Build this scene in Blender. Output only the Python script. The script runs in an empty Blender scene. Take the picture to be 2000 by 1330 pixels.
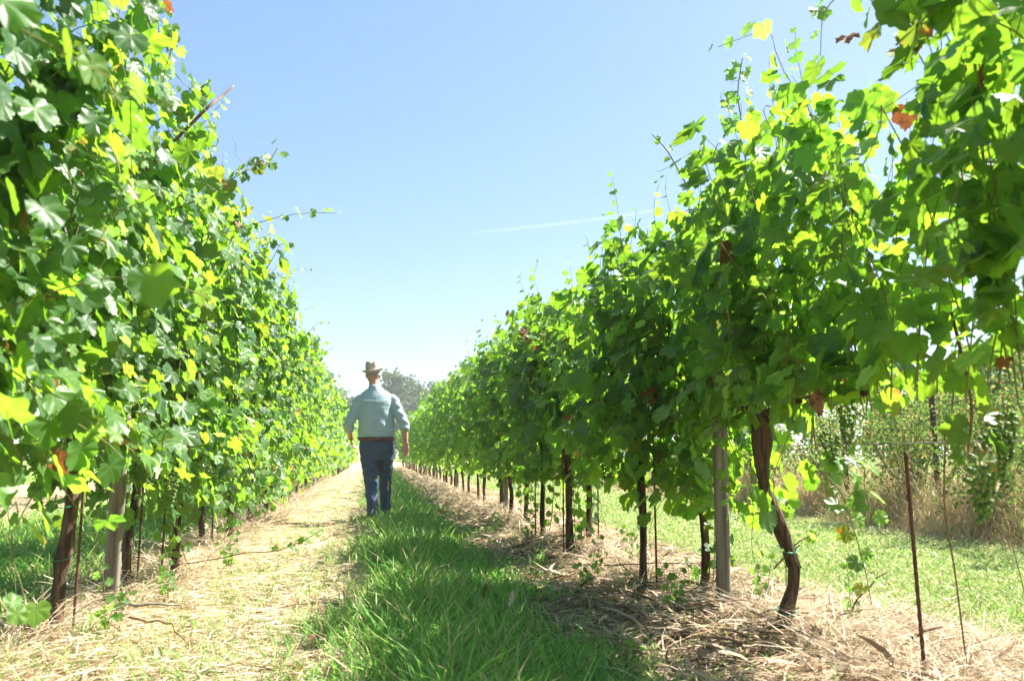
import bpy, math, random
import numpy as np
from mathutils import Vector, Matrix, Quaternion

random.seed(7)
rng = np.random.default_rng(11)
S = bpy.context.scene
COL = S.collection
R = math.radians

# ------------------------------------------------------------------ camera
cam = bpy.data.cameras.new('camera')
camo = bpy.data.objects.new('camera', cam)
COL.objects.link(camo)
camo.location = (0, 0, 0.8)
camo.rotation_euler = (R(90 + 8.05), 0, R(-9.75))
cam.lens = 28
cam.sensor_width = 36
cam.clip_start = 0.05
cam.clip_end = 9000
cam.dof.use_dof = True
cam.dof.focus_distance = 6.0
cam.dof.aperture_fstop = 4.0
S.camera = camo

# ------------------------------------------------------------------ light
SUN_DIR = Vector((0.61, 0.20, 0.76)).normalized()
w = bpy.data.worlds.new('World')
S.world = w
w.use_nodes = True
nt = w.node_tree
bg = nt.nodes['Background']
sky = nt.nodes.new('ShaderNodeTexSky')
sky.sky_type = 'NISHITA'
sky.sun_disc = False
sky.sun_elevation = math.asin(SUN_DIR.z)
sky.sun_rotation = math.atan2(SUN_DIR.x, SUN_DIR.y)
sky.altitude = 0
sky.air_density = 1.0
sky.dust_density = 0.7
sky.ozone_density = 2.0
hs = nt.nodes.new('ShaderNodeHueSaturation')      # a slightly cleaner blue over the whole sky
hs.inputs['Saturation'].default_value = 1.5
hs.inputs['Hue'].default_value = 0.502
gm = nt.nodes.new('ShaderNodeGamma'); gm.inputs[1].default_value = 0.55
nt.links.new(sky.outputs[0], gm.inputs[0])
nt.links.new(gm.outputs[0], hs.inputs['Color'])
nt.links.new(hs.outputs[0], bg.inputs[0])
bg.inputs[1].default_value = 0.108
sun = bpy.data.lights.new('sun', 'SUN')
sun.energy = 4.8
sun.angle = R(0.53)
sun.color = (1.0, 0.95, 0.86)
suno = bpy.data.objects.new('sun', sun)
COL.objects.link(suno)
suno.rotation_euler = SUN_DIR.to_track_quat('Z', 'Y').to_euler()
S.view_settings.view_transform = 'Standard'
S.view_settings.look = 'None'
S.view_settings.gamma = 1
S.view_settings.use_curve_mapping = False
S.view_settings.exposure = 2.1
S.render.engine = 'CYCLES'
S.cycles.max_bounces = 7
S.cycles.diffuse_bounces = 4
S.cycles.glossy_bounces = 2
S.cycles.transmission_bounces = 8
S.cycles.transparent_max_bounces = 8
S.cycles.volume_bounces = 0


# ------------------------------------------------------------------ helpers
def mat(name):
    m = bpy.data.materials.new(name)
    m.use_nodes = True
    n = m.node_tree
    n.nodes.clear()
    return m, n, (lambda t: n.nodes.new('ShaderNode' + t)), n.links.new


def ramp_of(node, stops):
    cr = node.color_ramp
    while len(cr.elements) > 1:
        cr.elements.remove(cr.elements[-1])
    cr.elements[0].position = stops[0][0]
    cr.elements[0].color = (*stops[0][1], 1)
    for p, c in stops[1:]:
        e = cr.elements.new(p)
        e.color = (*c, 1)


def rnd_socket(n, N, L):
    """a random number per leaf or blade: a face attribute plus the object's own random"""
    a = N('Attribute'); a.attribute_name = 'rnd'
    o = N('ObjectInfo')
    s = N('Math'); s.operation = 'ADD'
    L(a.outputs['Fac'], s.inputs[0]); L(o.outputs['Random'], s.inputs[1])
    f = N('Math'); f.operation = 'FRACT'
    L(s.outputs[0], f.inputs[0])
    return f.outputs[0]


def leaf_material(name, stops, back, trans, mixf=0.42, rough=0.42, spec=0.45, spots=None, spot_cut=0.6):
    m, n, N, L = mat(name)
    r = rnd_socket(n, N, L)
    cr = N('ValToRGB'); ramp_of(cr, stops); L(r, cr.inputs[0])
    tc = N('TexCoord')
    # veins fan out from the petiole point in the leaf's own coordinates
    sep = N('SeparateXYZ'); L(tc.outputs['UV'], sep.inputs[0])
    def M(op, a, b=None):
        q = N('Math'); q.operation = op
        for i, v in enumerate((a, b)):
            if v is None: continue
            if isinstance(v, (int, float)): q.inputs[i].default_value = v
            else: L(v, q.inputs[i])
        return q.outputs[0]
    x = M('SUBTRACT', sep.outputs[0], 0.5); y = M('SUBTRACT', sep.outputs[1], 0.5)
    ang = M('ARCTAN2', x, y)
    rad = M('SQRT', M('ADD', M('MULTIPLY', x, x), M('MULTIPLY', y, y)))
    aa = M('ABSOLUTE', ang)
    near = M('PINGPONG', aa, 0.4538)            # main veins at 0, 52 and 104 degrees
    dist = M('MULTIPLY', near, rad)
    vein = M('LESS_THAN', dist, 0.009)
    side = M('PINGPONG', M('ADD', M('MULTIPLY', rad, 22), M('MULTIPLY', near, -14)), 1.0)
    sidev = M('MULTIPLY', M('GREATER_THAN', side, 0.86), 0.45)
    vv = M('MAXIMUM', vein, sidev)
    nz = N('TexNoise'); nz.inputs['Scale'].default_value = 3.5; nz.inputs['Detail'].default_value = 3
    vm = N('VectorMath'); vm.operation = 'ADD'
    cmb = N('CombineXYZ'); L(M('MULTIPLY', r, 37.0), cmb.inputs[0]); L(M('MULTIPLY', r, 91.0), cmb.inputs[1])
    L(tc.outputs['UV'], vm.inputs[0]); L(cmb.outputs[0], vm.inputs[1]); L(vm.outputs[0], nz.inputs['Vector'])
    up = N('MixRGB'); up.blend_type = 'MIX'
    L(M('MULTIPLY', vv, 0.5), up.inputs[0]); L(cr.outputs[0], up.inputs[1]); up.inputs[2].default_value = (0.20, 0.30, 0.07, 1)
    geo = N('NewGeometry')
    bk = N('MixRGB'); L(geo.outputs['Backfacing'], bk.inputs[0]); L(up.outputs[0], bk.inputs[1]); bk.inputs[2].default_value = (*back, 1)
    base = bk.outputs[0]
    tcol = N('MixRGB'); tcol.inputs[0].default_value = 0.5
    tr = N('MixRGB'); tr.blend_type = 'MULTIPLY'
    L(M('MULTIPLY', vv, 0.45), tr.inputs[0]); tr.inputs[1].default_value = (*trans, 1); tr.inputs[2].default_value = (0.45, 0.5, 0.3, 1)
    vr = N('HueSaturation'); L(tr.outputs[0], vr.inputs['Color'])
    L(M('ADD', 0.488, M('MULTIPLY', r, 0.026)), vr.inputs['Hue']); L(M('ADD', 0.65, M('MULTIPLY', M('FRACT', M('MULTIPLY', r, 7.3)), 0.7)), vr.inputs['Value'])
    tsock = vr.outputs[0]
    if spots:
        sc = N('ValToRGB')
        sc.color_ramp.elements[0].position = spot_cut; sc.color_ramp.elements[0].color = (0, 0, 0, 1)
        sc.color_ramp.elements[1].position = spot_cut + 0.08; sc.color_ramp.elements[1].color = (1, 1, 1, 1)
        L(M('ADD', nz.outputs[0], M('MULTIPLY', rad, 0.25)), sc.inputs[0])
        a = N('MixRGB'); L(sc.outputs[0], a.inputs[0]); L(base, a.inputs[1]); a.inputs[2].default_value = (*spots, 1)
        b = N('MixRGB'); L(sc.outputs[0], b.inputs[0]); L(tsock, b.inputs[1]); b.inputs[2].default_value = (*[min(1, q * 1.5) for q in spots], 1)
        base, tsock = a.outputs[0], b.outputs[0]
    bp = N('Bump'); bp.inputs['Strength'].default_value = 0.5; bp.inputs['Distance'].default_value = 0.004
    hh = M('ADD', M('MULTIPLY', vv, -0.6), nz.outputs[0]); L(hh, bp.inputs['Height'])
    p = N('BsdfPrincipled'); L(base, p.inputs['Base Color'])
    p.inputs['Roughness'].default_value = rough
    p.inputs['Specular IOR Level'].default_value = spec
    L(bp.outputs[0], p.inputs['Normal'])
    t = N('BsdfTranslucent'); L(tsock, t.inputs[0])
    mx = N('MixShader'); mx.inputs[0].default_value = mixf
    L(p.outputs[0], mx.inputs[1]); L(t.outputs[0], mx.inputs[2])
    o = N('OutputMaterial'); L(mx.outputs[0], o.inputs[0])
    return m


def blade_material(name, stops, trans=None, mixf=0.35, rough=0.5, spec=0.3):
    m, n, N, L = mat(name)
    r = rnd_socket(n, N, L)
    cr = N('ValToRGB'); ramp_of(cr, stops); L(r, cr.inputs[0])
    p = N('BsdfPrincipled'); L(cr.outputs[0], p.inputs['Base Color'])
    p.inputs['Roughness'].default_value = rough; p.inputs['Specular IOR Level'].default_value = spec
    o = N('OutputMaterial')
    t = N('BsdfTranslucent')
    if trans: t.inputs[0].default_value = (*trans, 1)
    else: L(cr.outputs[0], t.inputs[0])
    mx = N('MixShader'); mx.inputs[0].default_value = mixf
    L(p.outputs[0], mx.inputs[1]); L(t.outputs[0], mx.inputs[2]); L(mx.outputs[0], o.inputs[0])
    return m


def solid_material(name, c1, c2, scale=(8, 8, 8), rough=0.8, bump=0.3, dist=0.01, detail=6, spec=0.3, metallic=0):
    m, n, N, L = mat(name)
    tc = N('TexCoord'); mp = N('Mapping'); mp.inputs['Scale'].default_value = scale
    L(tc.outputs['Object'], mp.inputs[0])
    nz = N('TexNoise'); nz.inputs['Scale'].default_value = 1; nz.inputs['Detail'].default_value = detail
    L(mp.outputs[0], nz.inputs['Vector'])
    cr = N('ValToRGB'); ramp_of(cr, [(0.32, c1), (0.68, c2)]); L(nz.outputs[0], cr.inputs[0])
    p = N('BsdfPrincipled'); L(cr.outputs[0], p.inputs['Base Color'])
    p.inputs['Roughness'].default_value = rough; p.inputs['Specular IOR Level'].default_value = spec
    p.inputs['Metallic'].default_value = metallic
    b = N('Bump'); b.inputs['Strength'].default_value = bump; b.inputs['Distance'].default_value = dist
    L(nz.outputs[0], b.inputs['Height']); L(b.outputs[0], p.inputs['Normal'])
    o = N('OutputMaterial'); L(p.outputs[0], o.inputs[0])
    return m


def np_mesh(name, V, F, mats, midx=None, rnd=None, uv=None, smooth=False):
    """V (n,3) floats, F (m,3) ints"""
    me = bpy.data.meshes.new(name)
    V = np.asarray(V, dtype=np.float32); F = np.asarray(F, dtype=np.int32)
    me.vertices.add(len(V)); me.vertices.foreach_set('co', V.ravel())
    me.loops.add(F.size); me.loops.foreach_set('vertex_index', F.ravel())
    me.polygons.add(len(F))
    me.polygons.foreach_set('loop_start', np.arange(0, F.size, 3, dtype=np.int32))
    if midx is not None: me.polygons.foreach_set('material_index', np.asarray(midx, dtype=np.int32))
    for m in mats: me.materials.append(m)
    if uv is not None:
        u = me.uv_layers.new(name='UVMap')
        u.data.foreach_set('uv', np.asarray(uv, dtype=np.float32).ravel())
    if rnd is not None:
        a = me.attributes.new('rnd', 'FLOAT', 'FACE')
        a.data.foreach_set('value', np.asarray(rnd, dtype=np.float32))
    me.update(calc_edges=True)
    if smooth: me.polygons.foreach_set('use_smooth', np.ones(len(F), dtype=bool))
    else: me.polygons.foreach_set('use_smooth', np.zeros(len(F), dtype=bool))
    return me


def link(name, me, parent=None, loc=None):
    o = bpy.data.objects.new(name, me)
    COL.objects.link(o)
    if parent is not None: o.parent = parent
    if loc is not None: o.location = loc
    return o


def tag(o, label=None, cat=None, group=None, kind=None):
    if label: o['label'] = label
    if cat: o['category'] = cat
    if group: o['group'] = group
    if kind: o['kind'] = kind
    return o


class MB:
    """collects triangles"""
    def __init__(s): s.V = []; s.F = []; s.n = 0; s.M = []
    def add(s, V, F, mi=0):
        V = np.asarray(V, float); F = np.asarray(F, int)
        s.V.append(V); s.F.append(F + s.n); s.n += len(V); s.M.append(np.full(len(F), mi))
    def tube(s, pts, rad, sides=6, mi=0, cap=True, rough=0.0, ell=None):
        pts = np.asarray(pts, float); n = len(pts)
        rad = np.broadcast_to(np.asarray(rad, float), (n,)) if np.ndim(rad) <= 1 else rad
        T = np.gradient(pts, axis=0); T /= np.linalg.norm(T, axis=1)[:, None] + 1e-9
        ref = np.array([1.0, 0, 0]) if abs(T[:, 0]).mean() < 0.7 else np.array([0, 1.0, 0])
        A = np.cross(T, ref); A /= np.linalg.norm(A, axis=1)[:, None]
        B = np.cross(T, A)
        th = np.linspace(0, 2 * math.pi, sides, endpoint=False)
        rr = rad[:, None] * np.ones(sides)
        if rough: rr = rr * (1 + rough * rng.normal(size=(n, sides)) * 0.6 + rough * rng.normal(size=sides))
        e = (1, 1) if ell is None else ell
        V = pts[:, None, :] + (rr * np.cos(th))[..., None] * A[:, None, :] * e[0] + (rr * np.sin(th))[..., None] * B[:, None, :] * e[1]
        V = V.reshape(-1, 3)
        F = []
        for i in range(n - 1):
            for j in range(sides):
                a = i * sides + j; b = i * sides + (j + 1) % sides; c = a + sides; d = b + sides
                F += [(a, b, d), (a, d, c)]
        if cap:
            V = np.vstack([V, pts[0], pts[-1]]); c0, c1 = len(V) - 2, len(V) - 1
            for j in range(sides):
                F.append((c0, (j + 1) % sides, j)); k = (n - 1) * sides
                F.append((c1, k + j, k + (j + 1) % sides))
        s.add(V, F, mi)
    def mesh(s, name, mats, smooth=True):
        return np_mesh(name, np.vstack(s.V), np.vstack(s.F), mats, midx=np.concatenate(s.M), smooth=smooth)
    def build(s, name, mats, parent=None, loc=None, smooth=True):
        return link(name, s.mesh(name, mats if isinstance(mats, list) else [mats], smooth), parent, loc)


def spline(pts, n):
    """Catmull-Rom through pts, n samples"""
    P = np.asarray(pts, float)
    P = np.vstack([2 * P[0] - P[1], P, 2 * P[-1] - P[-2]])
    t = np.linspace(0, len(P) - 3 - 1e-6, n); i = t.astype(int); f = (t - i)[:, None]
    a, b, c, d = P[i], P[i + 1], P[i + 2], P[i + 3]
    return 0.5 * (2 * b + (c - a) * f + (2 * a - 5 * b + 4 * c - d) * f ** 2 + (3 * b - a - 3 * c + d) * f ** 3)


def gz(x, y):
    """height of the ground"""
    x = np.asarray(x, float); y = np.asarray(y, float)
    z = 0.065 * np.exp(-((x - 1.62) / 0.42) ** 2) + 0.04 * np.exp(-((x + 1.3) / 0.4) ** 2)
    z = z + 0.05 * np.exp(-((x - 6.1) / 0.8) ** 2)
    lump = np.sin(x * 5.1 + 1.3 * np.sin(y * 2.3)) * np.sin(y * 3.7 + x) * 0.5 + np.sin(x * 11 + y * 3) * np.sin(y * 9 - x * 4) * 0.3
    near = np.exp(-(np.abs(x) / 30) ** 2)
    z = z + near * 0.014 * lump
    z = z + near * 0.012 * np.exp(-((x - 1.6) / 0.45) ** 2) * (np.sin(y * 4.3) + np.sin(y * 1.9 + 2))
    z = z + near * 0.022 * np.exp(-((x - 1.5) / 0.5) ** 2) * np.sin(x * 9 + 2 * np.sin(y * 5)) * np.sin(y * 8.3 + 2 * np.sin(x * 6))
    z = z + near * 0.016 * np.exp(-((x + 0.9) / 0.6) ** 2) * np.sin(x * 8 + 2 * np.sin(y * 4)) * np.sin(y * 6.1 + 2 * np.sin(x * 5))
    z = z - 0.03 * np.exp(-((x + 0.75) / 0.35) ** 2) - 0.02 * np.exp(-((x - 1.15) / 0.25) ** 2)
    return z


# ------------------------------------------------------------------ materials
GREEN = leaf_material('vine_leaf_green', [(0.0, (0.015, 0.064, 0.022)), (0.5, (0.033, 0.11, 0.03)), (1.0, (0.085, 0.19, 0.034))],
                      (0.09, 0.19, 0.08), (0.32, 0.59, 0.03), 0.47)
SPOTTED = leaf_material('vine_leaf_turning', [(0.0, (0.07, 0.14, 0.02)), (1.0, (0.16, 0.2, 0.03))],
                        (0.16, 0.2, 0.06), (0.4, 0.52, 0.04), 0.43, spots=(0.45, 0.16, 0.03), spot_cut=0.64)
DEAD = leaf_material('vine_leaf_dead', [(0.0, (0.14, 0.05, 0.02)), (1.0, (0.30, 0.10, 0.03))],
                     (0.22, 0.1, 0.05), (0.32, 0.11, 0.03), 0.3, rough=0.7, spots=(0.10, 0.03, 0.015), spot_cut=0.62)
YOUNG = leaf_material('vine_leaf_young', [(0.0, (0.10, 0.20, 0.03)), (1.0, (0.17, 0.27, 0.05))],
                      (0.18, 0.26, 0.08), (0.36, 0.68, 0.09), 0.5, rough=0.5)
LEAFMATS = [GREEN, SPOTTED, DEAD, YOUNG]
BARK = solid_material('vine_bark', (0.035, 0.02, 0.014), (0.15, 0.095, 0.062), (55, 55, 7), 0.95, 1.0, 0.012)
CANE = solid_material('green_cane', (0.12, 0.14, 0.03), (0.22, 0.2, 0.07), (30, 30, 30), 0.6, 0.1)
CANEB = solid_material('woody_cane', (0.10, 0.05, 0.025), (0.24, 0.13, 0.06), (30, 30, 30), 0.7, 0.2)
POSTM = solid_material('weathered_post', (0.11, 0.095, 0.075), (0.27, 0.24, 0.19), (30, 30, 2.5), 0.85, 0.6, 0.006)
RUST = solid_material('rusty_steel', (0.06, 0.025, 0.018), (0.16, 0.07, 0.045), (90, 90, 60), 0.8, 0.5, 0.003)
WIRE = solid_material('galvanised_wire', (0.2, 0.2, 0.19), (0.4, 0.39, 0.37), (60, 60, 60), 0.5, 0.1, metallic=0.6)
TIE = solid_material('green_plastic_tie', (0.01, 0.16, 0.09), (0.02, 0.24, 0.14), (60, 60, 60), 0.4, 0.05)
BERRY = solid_material('green_grape', (0.06, 0.13, 0.02), (0.13, 0.22, 0.04), (40, 40, 40), 0.55, 0.05, spec=0.25)
GRASSM = blade_material('lane_grass', [(0, (0.09, 0.28, 0.04)), (0.5, (0.20, 0.43, 0.07)), (0.8, (0.38, 0.56, 0.11)), (0.88, (0.45, 0.38, 0.18)), (1, (0.62, 0.5, 0.3))])
MEADM = blade_material('meadow_grass', [(0, (0.13, 0.27, 0.04)), (0.55, (0.26, 0.40, 0.08)), (0.8, (0.42, 0.42, 0.16)), (1, (0.6, 0.5, 0.28))])
STRAWM = blade_material('straw', [(0, (0.11, 0.065, 0.035)), (0.22, (0.36, 0.25, 0.14)), (0.5, (0.60, 0.48, 0.33)), (1, (0.82, 0.72, 0.56))], rough=0.6)
STRAWR = blade_material('brown_straw', [(0, (0.09, 0.055, 0.035)), (0.35, (0.29, 0.19, 0.12)), (0.7, (0.52, 0.38, 0.26)), (1, (0.74, 0.60, 0.43))], rough=0.6)
SCRUBM = blade_material('scrub_leaf', [(0, (0.05, 0.14, 0.025)), (0.5, (0.16, 0.29, 0.045)), (0.8, (0.34, 0.38, 0.09)), (1, (0.4, 0.26, 0.12))], mixf=0.4, rough=.85, spec=.08)
DRYM = blade_material('dry_tall_grass', [(0, (0.34, 0.19, 0.10)), (0.4, (0.60, 0.45, 0.27)), (0.6, (0.66, 0.55, 0.30)), (0.72, (0.34, 0.42, 0.12)), (1, (0.16, 0.24, 0.05))])
TREEM = blade_material('far_tree_leaf', [(0, (0.04, 0.08, 0.02)), (1, (0.12, 0.19, 0.035))], mixf=0.25)


def ground_material():
    m, n, N, L = mat('vineyard_ground')
    tc = N('TexCoord'); sep = N('SeparateXYZ'); L(tc.outputs['Object'], sep.inputs[0])
    def noise(scale, detail=5, rough=0.6):
        q = N('TexNoise'); q.inputs['Scale'].default_value = scale; q.inputs['Detail'].default_value = detail
        q.inputs['Roughness'].default_value = rough; L(tc.outputs['Object'], q.inputs['Vector']); return q.outputs[0]
    def M(op, a, b=None, c=None):
        q = N('Math'); q.operation = op
        for i, v in enumerate((a, b, c)):
            if v is None: continue
            if isinstance(v, (int, float)): q.inputs[i].default_value = v
            else: L(v, q.inputs[i])
        return q.outputs[0]
    def band(x0, x1, soft):
        a = N('MapRange'); a.interpolation_type = 'SMOOTHSTEP'; a.inputs[1].default_value = x0 - soft; a.inputs[2].default_value = x0 + soft; L(xw, a.inputs[0])
        b = N('MapRange'); b.interpolation_type = 'SMOOTHSTEP'; b.inputs[1].default_value = x1 - soft; b.inputs[2].default_value = x1 + soft; L(xw, b.inputs[0])
        return M('SUBTRACT', a.outputs[0], b.outputs[0])
    big = noise(1.3, 3)
    xw = M('ADD', sep.outputs[0], M('MULTIPLY', M('SUBTRACT', big, 0.5), 0.7))
    g = M('ADD', band(-0.08, 0.92, 0.12), band(2.35, 5.2, 0.3))
    g = M('ADD', g, band(-4.0, -1.95, 0.25))
    far = M('GREATER_THAN', M('ABSOLUTE', sep.outputs[0]), 9.0)
    g = M('MAXIMUM', g, far)
    fine = noise(55, 6, 0.75)
    mid = noise(9, 4)
    st = N('ValToRGB'); ramp_of(st, [(0.3, (0.20, 0.13, 0.075)), (0.5, (0.40, 0.30, 0.17)), (0.7, (0.58, 0.47, 0.29))]); L(fine, st.inputs[0])
    soil = N('MixRGB'); sm = N('MapRange'); sm.inputs[1].default_value = 0.62; sm.inputs[2].default_value = 0.72; L(mid, sm.inputs[0])
    L(M('MULTIPLY', sm.outputs[0], 0.6), soil.inputs[0]); L(st.outputs[0], soil.inputs[1]); soil.inputs[2].default_value = (0.17, 0.115, 0.075, 1)
    gr = N('ValToRGB'); ramp_of(gr, [(0.3, (0.08, 0.14, 0.03)), (0.55, (0.20, 0.27, 0.07)), (0.75, (0.42, 0.38, 0.18))]); L(fine, gr.inputs[0])
    mx = N('MixRGB'); L(g, mx.inputs[0]); L(soil.outputs[0], mx.inputs[1]); L(gr.outputs[0], mx.inputs[2])
    p = N('BsdfPrincipled'); L(mx.outputs[0], p.inputs['Base Color']); p.inputs['Roughness'].default_value = 0.95
    p.inputs['Specular IOR Level'].default_value = 0.1
    b = N('Bump'); b.inputs['Strength'].default_value = 0.9; b.inputs['Distance'].default_value = 0.02
    L(fine, b.inputs['Height']); L(b.outputs[0], p.inputs['Normal'])
    o = N('OutputMaterial'); L(p.outputs[0], o.inputs[0])
    return m


# ------------------------------------------------------------------ ground
xs = np.concatenate([[-600, -300, -120, -60, -30, -15], np.arange(-9, 11, 0.1), [13, 20, 40, 80, 150, 300, 600]])
ys = np.concatenate([[-200, -60, -20, -8, -4], np.arange(-2, 14, 0.1), np.arange(14, 50, 0.5), [55, 65, 80, 100, 130, 180, 260, 400, 600]])
GX, GY = np.meshgrid(xs, ys)
GZ = gz(GX, GY)
nx = len(xs); ii = np.arange((len(ys) - 1) * nx).reshape(-1, nx)[:, :-1].ravel()
Fg = np.concatenate([np.stack([ii, ii + 1, ii + nx + 1], 1), np.stack([ii, ii + nx + 1, ii + nx], 1)])
tag(link('ground', np_mesh('ground', np.stack([GX, GY, GZ], -1).reshape(-1, 3), Fg, [ground_material()], smooth=True)),
    'vineyard soil with straw litter and mown grass strips between the vine rows', None, None, 'structure')

# ------------------------------------------------------------------ leaf shapes
HALF = [(0, 1.0), (9, .86), (15, .89), (21, .80), (27, .76), (33, .82), (39, .82), (51, .93), (58, .82), (65, .84), (74, .73), (82, .70),
        (90, .75), (98, .73), (108, .78), (118, .67), (127, .68), (140, .58), (153, .54), (165, .40), (174, .2)]
HALF_LOD = [(0, 1.0), (27, .77), (52, .93), (80, .71), (108, .77), (150, .55), (174, .2)]


def leaf_shape(half, k, petiole=True):
    r = np.random.default_rng(100 + k)
    fold = r.uniform(0.05, 0.5); droop = r.uniform(-0.15, 0.55); wav = r.uniform(0.03, 0.14); tw = r.uniform(-.2, .2); ph = r.uniform(0, 6)
    pts = [(-a, q) for a, q in half[::-1]][:-1] + list(half) if half[0][0] == 0 else half
    V = [(0, 0, 0)]; UV = [(0.5, 0.5)]
    lobe = r.uniform(0.8, 1.15)
    for a, q in pts:
        q = q * (1 + r.normal() * 0.03)
        if abs(a) in (27, 80): q *= lobe
        t = R(a); x = q * math.sin(t); y = q * math.cos(t)
        z = fold * abs(x) * 0.6 - droop * (x * x + y * y) * 0.55 + wav * math.sin(3.1 * t * 2 + ph) * q + tw * x * y
        V.append((x, y, z)); UV.append((0.5 + x / 2, 0.5 + y / 2))
    F = [(0, i, i + 1) for i in range(1, len(V) - 1)]
    F = [(a, c, b) for a, b, c in F]
    if petiole:
        b = len(V)
        V += [(0.022, 0, 0.0), (-0.022, 0, 0.0), (0.012, -0.85, -0.30), (-0.012, -0.85, -0.30)]
        UV += [(0.5, 0.5)] * 4
        F += [(b, b + 2, b + 1), (b + 1, b + 2, b + 3)]
    V = np.array(V); F = np.array(F)
    # the upper face looks to +z
    a, bb, c = V[F[:, 0]], V[F[:, 1]], V[F[:, 2]]
    nz = np.cross(bb - a, c - a)[:, 2]
    F[nz < 0] = F[nz < 0][:, [0, 2, 1]]
    return V, F, np.array(UV)


NV = 10
HI = [leaf_shape(HALF, k) for k in range(NV)]
LO = [leaf_shape(HALF_LOD, k, False) for k in range(NV)]


def crinkled(k):
    """the same leaf with an inner ring, veins pressed in and a toothed wavy rim"""
    V, F, UV = HI[k]; r = np.random.default_rng(300 + k)
    m = len(V) - 5; rim = V[1:m + 1]
    ang = np.degrees(np.arctan2(rim[:, 0], rim[:, 1])); rad = np.hypot(rim[:, 0], rim[:, 1])
    near = np.minimum.reduce([np.abs(np.abs(ang) - q) for q in (0, 52, 104)])
    curl = r.uniform(-.25, .35)
    def ring(f, amp):
        q = rim * f
        q[:, 2] = rim[:, 2] * f ** 2 + np.clip(near / 26, 0, 1) * amp * rad + curl * (f * rad) ** 3 * .35
        return q
    inner = ring(.55, .075); outer = ring(1.0, .03); outer[:, 2] += r.normal(size=m) * .018
    W = np.vstack([[V[0]], inner, outer, V[m + 1:]])
    T = []
    for i in range(m - 1):
        T += [(0, 1 + i, 2 + i), (1 + i, 1 + m + i, 2 + m + i), (1 + i, 2 + m + i, 2 + i)]
    T = np.array(T); a, b, c = W[T[:, 0]], W[T[:, 1]], W[T[:, 2]]
    fl = np.cross(b - a, c - a)[:, 2] < 0; T[fl] = T[fl][:, [0, 2, 1]]
    b = 1 + 2 * m; T = np.vstack([T, [(b, b + 2, b + 1), (b + 1, b + 2, b + 3)]])
    U_ = np.vstack([W[:b, :2] / 2 + .5, np.full((4, 2), .5)])
    return W, T, U_


CR = [crinkled(k) for k in range(NV)]
LEAFMESH = [[np_mesh('leaf', V, F, [m], uv=UV[F].reshape(-1, 2), smooth=True) for (V, F, UV) in CR] for m in LEAFMATS]


class Leaves:
    """positions, frames, sizes, kinds of many leaves"""
    def __init__(s): s.P = []; s.N = []; s.T = []; s.S = []; s.K = []
    def add(s, P, Nn, T, Sz, K): s.P.append(P); s.N.append(Nn); s.T.append(T); s.S.append(Sz); s.K.append(K)
    def done(s):
        P = np.vstack(s.P); Nn = np.vstack(s.N); T = np.vstack(s.T); Sz = np.concatenate(s.S); K = np.concatenate(s.K)
        Nn = Nn / (np.linalg.norm(Nn, axis=1)[:, None] + 1e-9)
        T = T - (T * Nn).sum(1)[:, None] * Nn; T /= np.linalg.norm(T, axis=1)[:, None] + 1e-9
        X = np.cross(T, Nn)
        return P, np.stack([X, T, Nn], axis=2), Sz, K      # columns are the axes


def foliage_mesh(name, P, Rm, Sz, K, shapes):
    Vs, Fs, Ms, Rs, Us = [], [], [], [], []; n = 0
    var = rng.integers(0, NV, len(P)); rv = rng.random(len(P))
    for k in range(NV):
        sel = np.where(var == k)[0]
        if not len(sel): continue
        V, F, UV = shapes[k]
        W = np.einsum('nij,vj->nvi', Rm[sel], V) * Sz[sel][:, None, None] + P[sel][:, None, :]
        Vs.append(W.reshape(-1, 3)); idx = np.arange(len(sel))[:, None, None] * len(V) + F[None] + n
        Fs.append(idx.reshape(-1, 3)); n += len(sel) * len(V)
        Ms.append(np.repeat(K[sel], len(F))); Rs.append(np.repeat(rv[sel], len(F)))
        Us.append(np.tile(UV[F].reshape(-1, 2), (len(sel), 1)))
    return np_mesh(name, np.vstack(Vs), np.vstack(Fs), LEAFMATS, np.concatenate(Ms), np.concatenate(Rs), np.vstack(Us), smooth=True)


def rot_to_quat(M3):
    return Matrix(M3.tolist()).to_quaternion()


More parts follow.
